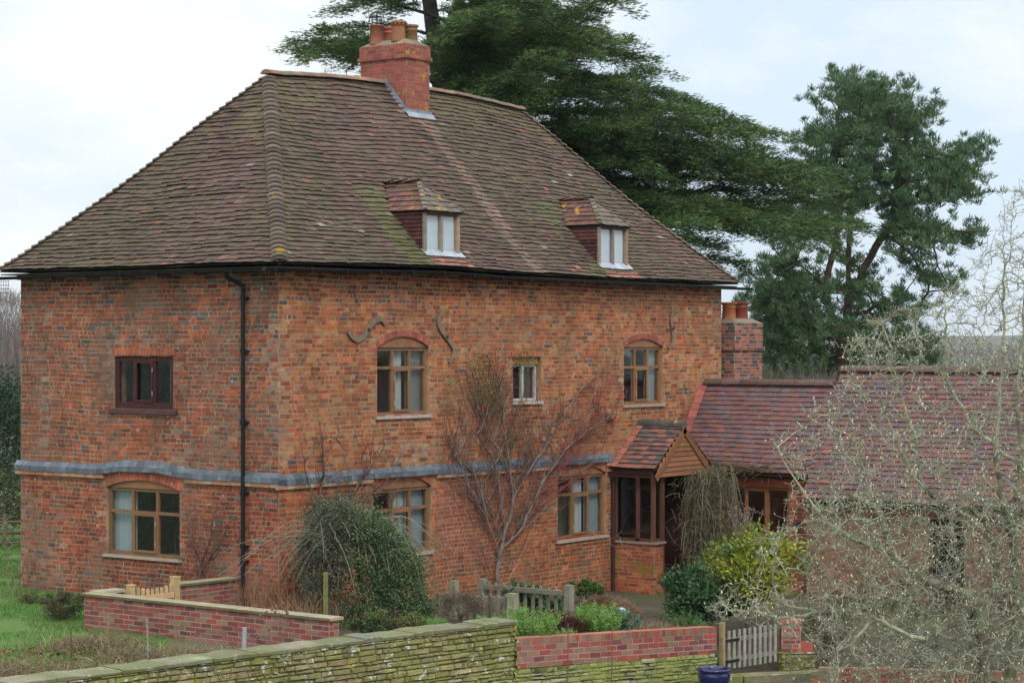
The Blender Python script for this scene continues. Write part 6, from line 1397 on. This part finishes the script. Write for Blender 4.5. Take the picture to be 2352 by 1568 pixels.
for i, (x, y, d, r_, h, n, lab) in enumerate([(610, 1490, 29.6, .5, .16, 700, 'thin dead grass around the teasel stems'), (480, 1500, 29.0, .6, .2, 900, 'dead grass filling the strip in front of the wire netting'), (220, 1470, 31.2, .5, .22, 1000, 'pale dead grass heap at the left end of the slab topped wall'), (330, 1480, 29.9, .45, .22, 900, 'dead grass clump between the two middle canes'), (150, 1520, 28.6, .45, .18, 800, 'dead grass clump just behind the stone wall at the left'),
        (30, 1520, 28.4, .45, .26, 800, 'brown dead grass at the lower left corner of the lawn'), (430, 1490, 29.6, .5, .2, 900, 'straw coloured grass below the grey cane'), (540, 1480, 29.6, .5, .15, 500, 'thin dry grass by the wire netting'), (270, 1515, 28.6, .4, .16, 700, 'russet leafed dry grass behind the stone wall coping')]):
    tuft('dead_grass', lab, 'grass tuft', gat(x, y, d), r_*1.2, h*1.25, int(n*2.2), STRAW+[(.22, .26, .09), (.17, .11, .08)], .009, 1.1, group='dead grass tufts along the stone wall')
# lawn blades
n = 90000; r_ = rng.uniform(-13.5, -4.5, n); d_ = rng.uniform(26, 52, n); keep = [lawn(a, b) and not frontside(a, b-.3) for a, b in zip(r_, d_)]; r_, d_ = r_[keep], d_[keep]
vis = (np.abs(r_/d_+.20) < .07); r_, d_ = r_[vis], d_[vis]; P = np.array([tuple(RD(a, b)) for a, b in zip(r_, d_)]); P[:, 2] = [gz(x, y) for x, y in P[:, :2]]; ok = ~((P[:, 0] > -.1) & (P[:, 1] < W+.1)) & ~((P[:, 0] > -3.1) & (P[:, 1] < 1.3)); P = P[ok]; P = P[np.array([noise.noise((a*.9, b*.9, 6)) > -.30+.2*rnd.random() for a, b in P[:, :2]])]; m = len(P); print('lawn', m)
mb = MB(); leaves(mb, P, rng.normal(size=(m, 3))*.35+np.array([0, 0, 1]), rng.uniform(.03, .08, m)*(1+P[:, :1].ravel()*0), .012, np.clip(vary((.095, .21, .03), m, .22)*np.array([1+.9*noise.noise((a*.4, b*.4, 2)) for a, b in P[:, :2]])[:, None]**np.array([[-.6, .3, 0]]), .004, 1)); mb.build('lawn_grass', M_grass, None, kind='stuff', label='short bright green lawn grass', category='grass')
n = 2600; q_ = [at(rnd.uniform(-40, 640), rnd.gauss(1500, 28), rnd.uniform(27.5, 31)) for _ in range(n)]; P = np.array([(p.x, p.y, gz(p.x, p.y)+.025) for p in q_ if not frontside(rd_of(p.x, p.y)[0], rd_of(p.x, p.y)[1]-.5)]); n = len(P)
mb = MB(); leaves(mb, P, rng.normal(size=(n, 3))*np.array([1, 1, .25]), rng.uniform(.04, .09, n), .045, vary((.24, .13, .075), n, .35)); mb.build('fallen_leaves', M_leaf, None, kind='stuff', label='brown fallen leaves along the stone wall', category='leaf litter')
# ---------------------------------------------------------------- teasels, canes, netting
def teasel():
    c = gat(635, 1480, 29.9); c.z = gz(c.x, c.y); t = thing('teasel', 'dead teasel with spiky brown seed heads in front of the slab topped wall', 'plant', tuple(c)); mb = MB(); H_ = []
    for x, y in [(598, 1369), (604, 1413), (612, 1410), (625, 1402), (634, 1398), (632, 1410), (642, 1415), (657, 1405), (660, 1412), (618, 1448), (655, 1448), (598, 1418), (650, 1390), (585, 1450)]:
        e = at(x, y, 29.9+rnd.uniform(-.15, .15)); mb.tube([c+Vector((rnd.uniform(-.04, .04), rnd.uniform(-.04, .04), 0)), c.lerp(e, .5)+CR*rnd.uniform(-.05, .05), e], .004, 4, (.20, .14, .10), False); H_.append(e)
    mb.build('stems', M_twig, t)
    for e in H_:
        h = MB(); h.lathe(e, [(.004, 0), (.017, .012), (.020, .03), (.014, .05), (.003, .06)], 8, (.19, .12, .07)); P = np.array(e)+rng.normal(size=(30, 3))*.012+np.array([0, 0, .03]); leaves(h, P, rng.normal(size=(30, 3)), .025, .004, (.22, .15, .09)); h.build('seed_head', M_plain, t)
teasel()
for x0, y0, x1, y1, d, c, lab in [(262, 1449, 268, 1495, 30.2, (.26, .11, .07), 'thin rusty cane nearest the left end of the slab topped wall'), (339, 1505, 337, 1418, 29.6, (.34, .33, .31), 'straight grey cane in front of the slab topped wall'), (250, 1500, 246, 1415, 29.8, (.30, .17, .13), 'slender pinkish cane left of the grey cane'), (163, 1515, 163, 1449, 29.4, (.14, .06, .04), 'dark rusty cane standing on the lawn'), (85, 1500, 91, 1447, 29.6, (.22, .15, .11), 'leaning brown cane at the left of the lawn'), (50, 1520, 58, 1448, 29.0, (.22, .14, .11), 'leftmost leaning cane with curled leaves'),
        (1288+12, 1555, 1305, 1430, 31.8, (.20, .10, .08), 'thin bare stick before the brick topped wall, left one'), (1402, 1560, 1406, 1432, 33.6, (.20, .10, .08), 'thin bare stick before the brick topped wall, right one'), (1812, 1560, 1816, 1440, 32.5, (.24, .22, .18), 'thin wire stake beside the grey gate')]:
    if lab.startswith('thin rusty cane nearest'): continue
    a = at(x0, y0, d); a.z = gz(a.x, a.y)-.05; b_ = at(x1, y1, d); mb = MB(); mb.tube([a, a.lerp(b_, .5)+CR*.01, b_], [.011, .010, .008], 7, c); tagd(mb.build('cane', M_oldwood, None, org=tuple(a)), lab, 'cane')
def netting(p0, p1, h, label, col=(.45, .42, .44), cell=.035, name='wire_netting', r=.0012):
    mb = MB(); A, B_ = Vector(p0), Vector(p1); L_ = (B_-A).length; n = int(L_/cell); m = int(h/cell)
    pt = lambda i, j: A.lerp(B_, i/n)+Vector((0, 0, h*j/m*(1-.15*math.sin(i/n*3)**2)))+CD*.03*math.sin(i*.3+j*.2)
    for i in range(n):
        for j in range(m):
            a = pt(i, j) if (i+j) % 2 else pt(i+1, j); b = pt(i+1, j+1) if (i+j) % 2 else pt(i, j+1); mb.tube([a, b], r, 3, col, False)
    tagd(mb.build(name, M_plain, None, org=tuple(A)), label, 'netting')
a, b_ = gat(425, 1500, 29.9), gat(590, 1505, 29.4); a.z = gz(a.x, a.y); b_.z = gz(b_.x, b_.y); netting(a, b_, .42, 'slack sheet of fine wire netting in front of the slab topped wall')
a = at(556, 1478, 29.2); mb = MB(); z0 = gz(a.x, a.y)
mb.tube([(a.x, a.y, z0), Vector((a.x, a.y, z0+.1))+CR*.02, at(562, 1440, 29.2)], [.04, .036, .03], 12, (.33, .33, .36)); tagd(mb.build('netting_roll', M_cloth, None, org=(a.x, a.y, z0)), 'pale upright roll of garden netting behind the stone wall', 'netting roll')
# weld mesh fence behind the bottom right bed
mb = MB(); c0, c1 = at(1985, 1470, 35.0), at(2420, 1490, 34.0)
zb_ = -1.25
for k in range(46):
    p = c0.lerp(c1, k/45); mb.tube([(p.x, p.y, zb_), (p.x, p.y, p.z+.05)], .004, 4, (.22, .17, .15), False)
for k in range(6):
    z = zb_+.1+k*.09*1.2; mb.tube([(c0.lerp(c1, f/20).x, c0.lerp(c1, f/20).y, z+.012*math.sin(f+k)) for f in range(21)], .004, 4, (.24, .20, .18), False)
tagd(mb.build('wire_mesh_fence', M_iron, None, org=(c0.x, c0.y, zb_)), 'low rusty wire mesh fence behind the bottom right bed', 'wire fence')
# ---------------------------------------------------------------- pots, glass ball, mulch
p = at(1640, 1533, 34.6); zt = p.z; hb = .31; o = (p.x, p.y, zt-hb); t = thing('glazed_pot', 'shiny dark blue glazed planter standing by the grey gate', 'plant pot', o)
mb = MB(); R_ = .285; mb.lathe(o, [(R_*.5, 0), (R_*.66, .01), (R_*.88, .09), (R_*.96, .17), (R_*.93, .23), (R_*.88, .255), (R_*1.0, .272), (R_*1.04, .292), (R_*1.0, .31), (R_*.92, .305), (R_*.86, .28), (R_*.84, .22)], 40, (.012, .022, .12)); mb.build('body', M_glaze, t, smooth=True)
mb = MB(); mb.lathe(o, [(R_*.86, .25), (R_*.5, .26), (0, .255)], 24, (.05, .04, .03)); mb.build('soil', M_plain, t)
p = at(1990, 1545, 32.6); o = (p.x, p.y, p.z-.22); t = thing('terracotta_pot', 'orange terracotta flowerpot on the brick edging under the magnolia', 'plant pot', o); mb = MB(); R_ = .145
mb.lathe(o, [(R_*.62, 0), (R_*.86, .2), (R_*1.0, .2), (R_*1.03, .265), (R_*.9, .27), (R_*.85, .2)], 28, (.45, .17, .07)); mb.build('body', M_terra, t); mb = MB(); mb.lathe(o, [(R_*.85, .235), (0, .24)], 20, (.05, .035, .025)); mb.build('soil', M_plain, t)
shrub('blue_green_perennial', 'blue green leafy perennial round the glass ball', 'plant', gat(1440, 1425, 35.4), (.2, .2, .16), 900, .06, [(.13, .24, .17), (.09, .18, .12)], clump=14)
p = at(1427, 1407, 35.6); g0_ = gz(p.x, p.y); t = thing('glass_ball', 'pale blue glass ball ornament on a small dark stand in the flower bed', 'garden ornament', (p.x, p.y, g0_)); mb = MB()
mb.lathe((p.x, p.y, p.z-.1), [(.1*math.sin(a), .1-.1*math.cos(a)) for a in [k*math.pi/14 for k in range(15)]], 24, (.36, .42, .58)); mb.build('ball', M_glaze, t, smooth=True); mb = MB(); mb.lathe((p.x, p.y, g0_), [(.09, 0), (.07, .02), (.03, .05), (.03, max(.06, p.z-.13-g0_)), (.07, max(.1, p.z-.075-g0_))], 14, (.05, .08, .09)); mb.build('stand', M_iron, t)
n = 2600; mb = MB(); pc = [at(rnd.uniform(1200, 1620), rnd.uniform(1535, 1600), 33.2+rnd.uniform(-1.2, 1.2)) for _ in range(n)]; P = np.array([(q.x, q.y, low_z(*rd_of(q.x, q.y))+.01) for q in pc]); leaves(mb, P, rng.normal(size=(n, 3))*np.array([1, 1, .35])+np.array([0, 0, .15]), rng.uniform(.03, .08, n), .03, vary((.10, .065, .05), n, .35))
mb.build('bark_mulch', M_plain, None, kind='stuff', label='dark bark mulch on the low bed', category='mulch')
shrub('low_weeds', 'small green weeds at the foot of the brick topped wall', 'plant', (lambda p: Vector((p.x, p.y, -1.08)))(at(1480, 1550, 33.6)), (.5, .2, .06), 700, .035, [(.10, .17, .04), (.14, .2, .05)], clump=14)
for x, y, d, rx, rz, cols, lab in [(2080, 1480, 36.5, .9, .35, [(.08, .15, .09), (.06, .11, .07)], 'blue green feathery shrub behind the wire mesh fence'), (2290, 1480, 37, .8, .5, [(.10, .17, .10), (.05, .11, .06)], 'tall blue green conifer like shrub seen through the magnolia stems'), (1900, 1440, 37.5, .5, .35, [(.07, .10, .03), (.12, .10, .05)], 'low green brown shrub right of the brick pier'), (2050, 1380, 40, 1.4, .5, [(.09, .07, .05), (.06, .05, .04), (.10, .10, .05)], 'brown dead shrub in the yard before the wing'), (2330, 1390, 40, 1.1, .6, [(.08, .07, .05), (.11, .10, .06)], 'tangled brown bush against the wing wall at the right edge')]:
    shrub('border_shrub', lab, 'shrub', at(x, y, d), (rx, .5, rz), 2600, .07, cols, clump=34, w=.2)
# pale dried flower stems before the long window
p = at(1715, 1240, 38.9); g_ = gz(p.x, p.y); t = tree_obj('dried_hydrangea', 'pale pinkish dried flower stems rising behind the golden bush', 'plant', (p.x, p.y, g_)); mb = MB(); LP = []
for i in range(26):
    e = at(rnd.gauss(1715, 16), rnd.uniform(1165, 1215), 38.9+rnd.uniform(-.2, .2)); mb.tube([(p.x, p.y, g_), at(rnd.gauss(1705, 6), 1290, 38.9), e], [.008, .006, .004], 4, (.26, .20, .17), False); LP.append(np.array(e)+rng.normal(size=(26, 3))*.035)
mb.build('stems', M_twig, t); P = np.concatenate(LP); lf = MB(); leaves(lf, P, rng.normal(size=(len(P), 3)), .03, .02, vary((.30, .22, .20), len(P), .2)); lf.build('flower_heads', M_leaf, t, kind='stuff')
# ---------------------------------------------------------------- sapling, hedge, far wood
def bare_shrub(name, label, base, w, h, n, col, tip=.004, depth=.6, seedh=.3, cat='shrub', mat=None):
    b = Vector(base); t = tree_obj(name, label, cat, b); tg = []
    for _ in range(n):
        f = rnd.random()**.6; tg.append(tuple(b+CR*rnd.uniform(-w, w)*(.3+.7*f)+CD*rnd.uniform(-depth, depth)+Vector((0, 0, h*f))))
    A, par, tips = grow([(-1, [b, b+Vector((0, 0, h*seedh))]), (-2, [b, b+Vector((-w*.3*CR.x, -w*.3*CR.y, h*.5))]), (-2, [b, b+Vector((w*.3*CR.x, w*.3*CR.y, h*.5))])], tg, h*.06, .12, -.2); r = radii(par, tip, .45)
    mb = MB(); emit_tree(mb, A, par, r, lambda p, r: vary(col, len(p), .2), 6, 3); mb.build('stems', M_twig, t)
p = at(38, 1345, 37.6); bare_shrub('bare_sapling', 'bare thin stemmed shrub on the lawn by the far corner of the end wall', (p.x, p.y, gz(p.x, p.y)), .6, 1.5, 70, (.20, .16, .10))
rl_ = MB()
for k in range(3): rl_.tube([at(-60, 1200+24*k, 47), at(60, 1198+24*k, 48.5)], .04, 6, (.16, .13, .10))
for x in (-30, 12): a = at(x, 1180, 47.5); rl_.tube([(a.x, a.y, gz(a.x, a.y)), a], .05, 6, (.15, .12, .09))
tagd(rl_.build('post_and_rail_fence', M_oldwood, None), 'old wooden post and rail fence at the far side of the lawn', 'fence')
def wood_mass(label, d0, d1, px0, px1, ytop, n, col, name='distant_wood'):
    LP, LD, LL, LC = [], [], [], []
    for i in range(n):
        d = rnd.uniform(d0, d1); x = rnd.uniform(px0, px1); p = RD((x-CX)/FPX*d, d); g = far_z(*rd_of(p.x, p.y)); top = CAM.z+(HY-ytop-rnd.uniform(-3, 18))/FPX*d; h = top-g
        if h < 1.5: continue
        m = 160; cr = h*.18; a = rng.normal(size=(m, 3))*np.array([cr, cr, h*.24])+np.array([p.x, p.y, g+h*.62]); a[:, 2] = np.clip(a[:, 2], g+.1, top-.2); LP.append(a); LD.append(rng.normal(size=(m, 3))*.3+np.array([0, 0, 1])); LL.append(rng.uniform(.04, .13, m)*h); LC.append(vary(tuple(c*rnd.uniform(.8, 1.2) for c in col), m, .2))
        LP.append(np.array([[p.x, p.y, g]])); LD.append(np.array([[0, 0, 1.]])); LL.append(np.array([h*.9])); LC.append(np.array([col]))
    P = np.concatenate(LP); L_ = np.concatenate(LL); mb = MB(); leaves(mb, P, np.concatenate(LD), L_, L_*.035, np.concatenate(LC)); mb.build(name, M_grass, None, kind='stuff', label=label, category='woodland'); print(label, len(P))
wood_mass('grey brown leafless wood beyond the lawn', 88, 110, -260, 330, 686, 260, (.24, .19, .175))
wood_mass('purple brown leafless wood on the far slope at the right', 300, 430, 1500, 2700, 806, 330, (.15, .12, .115))
wood_mass('brown scrub behind the wing roof', 60, 72, 1690, 2300, 852, 110, (.17, .14, .11))
# ================================================================== LIGHT, SKY, CAMERA
w = bpy.data.worlds.new('World'); scene.world = w; w.use_nodes = True; nt = w.node_tree; N = nt.nodes; L = nt.links
bg = N['Background']; bg.inputs['Strength'].default_value = .1
sky = N.new('ShaderNodeTexSky'); sky.sky_type = 'NISHITA'; sky.sun_disc = False
SUN_EL, SUN_AZ = 42.0, None
to_sun = (Vector((0, -1, 0))*.80+Vector((-1, 0, 0))*.62).normalized()
az = math.atan2(to_sun.x, to_sun.y)
sky.sun_elevation = math.radians(SUN_EL); sky.sun_rotation = az
tc = N.new('ShaderNodeTexCoord'); mp = N.new('ShaderNodeMapping'); mp.inputs['Scale'].default_value = (1, 1, 2.6); L.new(tc.outputs['Generated'], mp.inputs['Vector'])
n1 = N.new('ShaderNodeTexNoise'); n1.inputs['Scale'].default_value = 3.2; n1.inputs['Detail'].default_value = 7; n1.inputs['Roughness'].default_value = .55; L.new(mp.outputs[0], n1.inputs['Vector'])
cr = N.new('ShaderNodeValToRGB'); L.new(n1.outputs['Fac'], cr.inputs[0]); e = cr.color_ramp.elements
e[0].position = .42; e[0].color = (.75, .88, 1.0, 1); e[1].position = .57; e[1].color = (1.02, 1.05, 1.05, 1)
sp_ = N.new('ShaderNodeSeparateXYZ'); L.new(tc.outputs['Generated'], sp_.inputs[0])
mr = N.new('ShaderNodeMapRange'); mr.inputs['From Min'].default_value = .22; mr.inputs['From Max'].default_value = 1.0; mr.inputs['To Min'].default_value = 10.5; mr.inputs['To Max'].default_value = 17.0; L.new(sp_.outputs['Z'], mr.inputs['Value'])
vm = N.new('ShaderNodeVectorMath'); vm.operation = 'SCALE'; L.new(cr.outputs[0], vm.inputs[0]); L.new(mr.outputs['Result'], vm.inputs['Scale'])
mx = N.new('ShaderNodeMix'); mx.data_type = 'RGBA'; mx.inputs['Factor'].default_value = .93; L.new(sky.outputs[0], mx.inputs['A']); L.new(vm.outputs[0], mx.inputs['B']); L.new(mx.outputs['Result'], bg.inputs['Color'])
sl = bpy.data.lights.new('sun', 'SUN'); sl.energy = 1.5; sl.angle = math.radians(14); sl.color = (1, .965, .91)
so = bpy.data.objects.new('sun', sl); COL.objects.link(so); dv = Vector((to_sun.x*math.cos(math.radians(SUN_EL)), to_sun.y*math.cos(math.radians(SUN_EL)), math.sin(math.radians(SUN_EL))))
so.rotation_euler = dv.to_track_quat('Z', 'Y').to_euler(); so.location = (-10, -20, 20)
if HAZE:
    hz = MB(); hz.box((-5400, -5400, -60), (10800, 0, 0), (0, 10800, 0), (0, 0, 60+58))
    hm = bpy.data.materials.new('haze'); hm.use_nodes = True; nt = hm.node_tree; nt.nodes.clear(); o = nt.nodes.new('ShaderNodeOutputMaterial'); pv_ = nt.nodes.new('ShaderNodeVolumePrincipled'); pv_.inputs['Color'].default_value = (.80, .90, 1.0, 1); pv_.inputs['Density'].default_value = HAZE; pv_.inputs['Anisotropy'].default_value = .2; nt.links.new(pv_.outputs[0], o.inputs['Volume'])
    hz.build('haze', hm, None, kind='stuff', label='thin pale air over the far land', category='haze')
cam = bpy.data.cameras.new('camera'); co = bpy.data.objects.new('camera', cam); COL.objects.link(co); co.location = CAM; cam.sensor_width = 36; cam.lens = 36*FPX/2352; cam.clip_end = 12000; cam.clip_start = .5
co.rotation_euler = (math.radians(90)+math.atan2(HY-784, FPX), 0, -math.atan2(CD.x, CD.y)); scene.camera = co
vs = scene.view_settings; vs.view_transform = 'Standard'; vs.look = 'None'; vs.exposure = 0; vs.gamma = 1
scene.cycles.max_bounces = 6; scene.cycles.transparent_max_bounces = 12; scene.cycles.use_denoising = True
scene.cycles.volume_bounces = 0
for o in bpy.data.objects:
    if 'org' in o: del o['org']
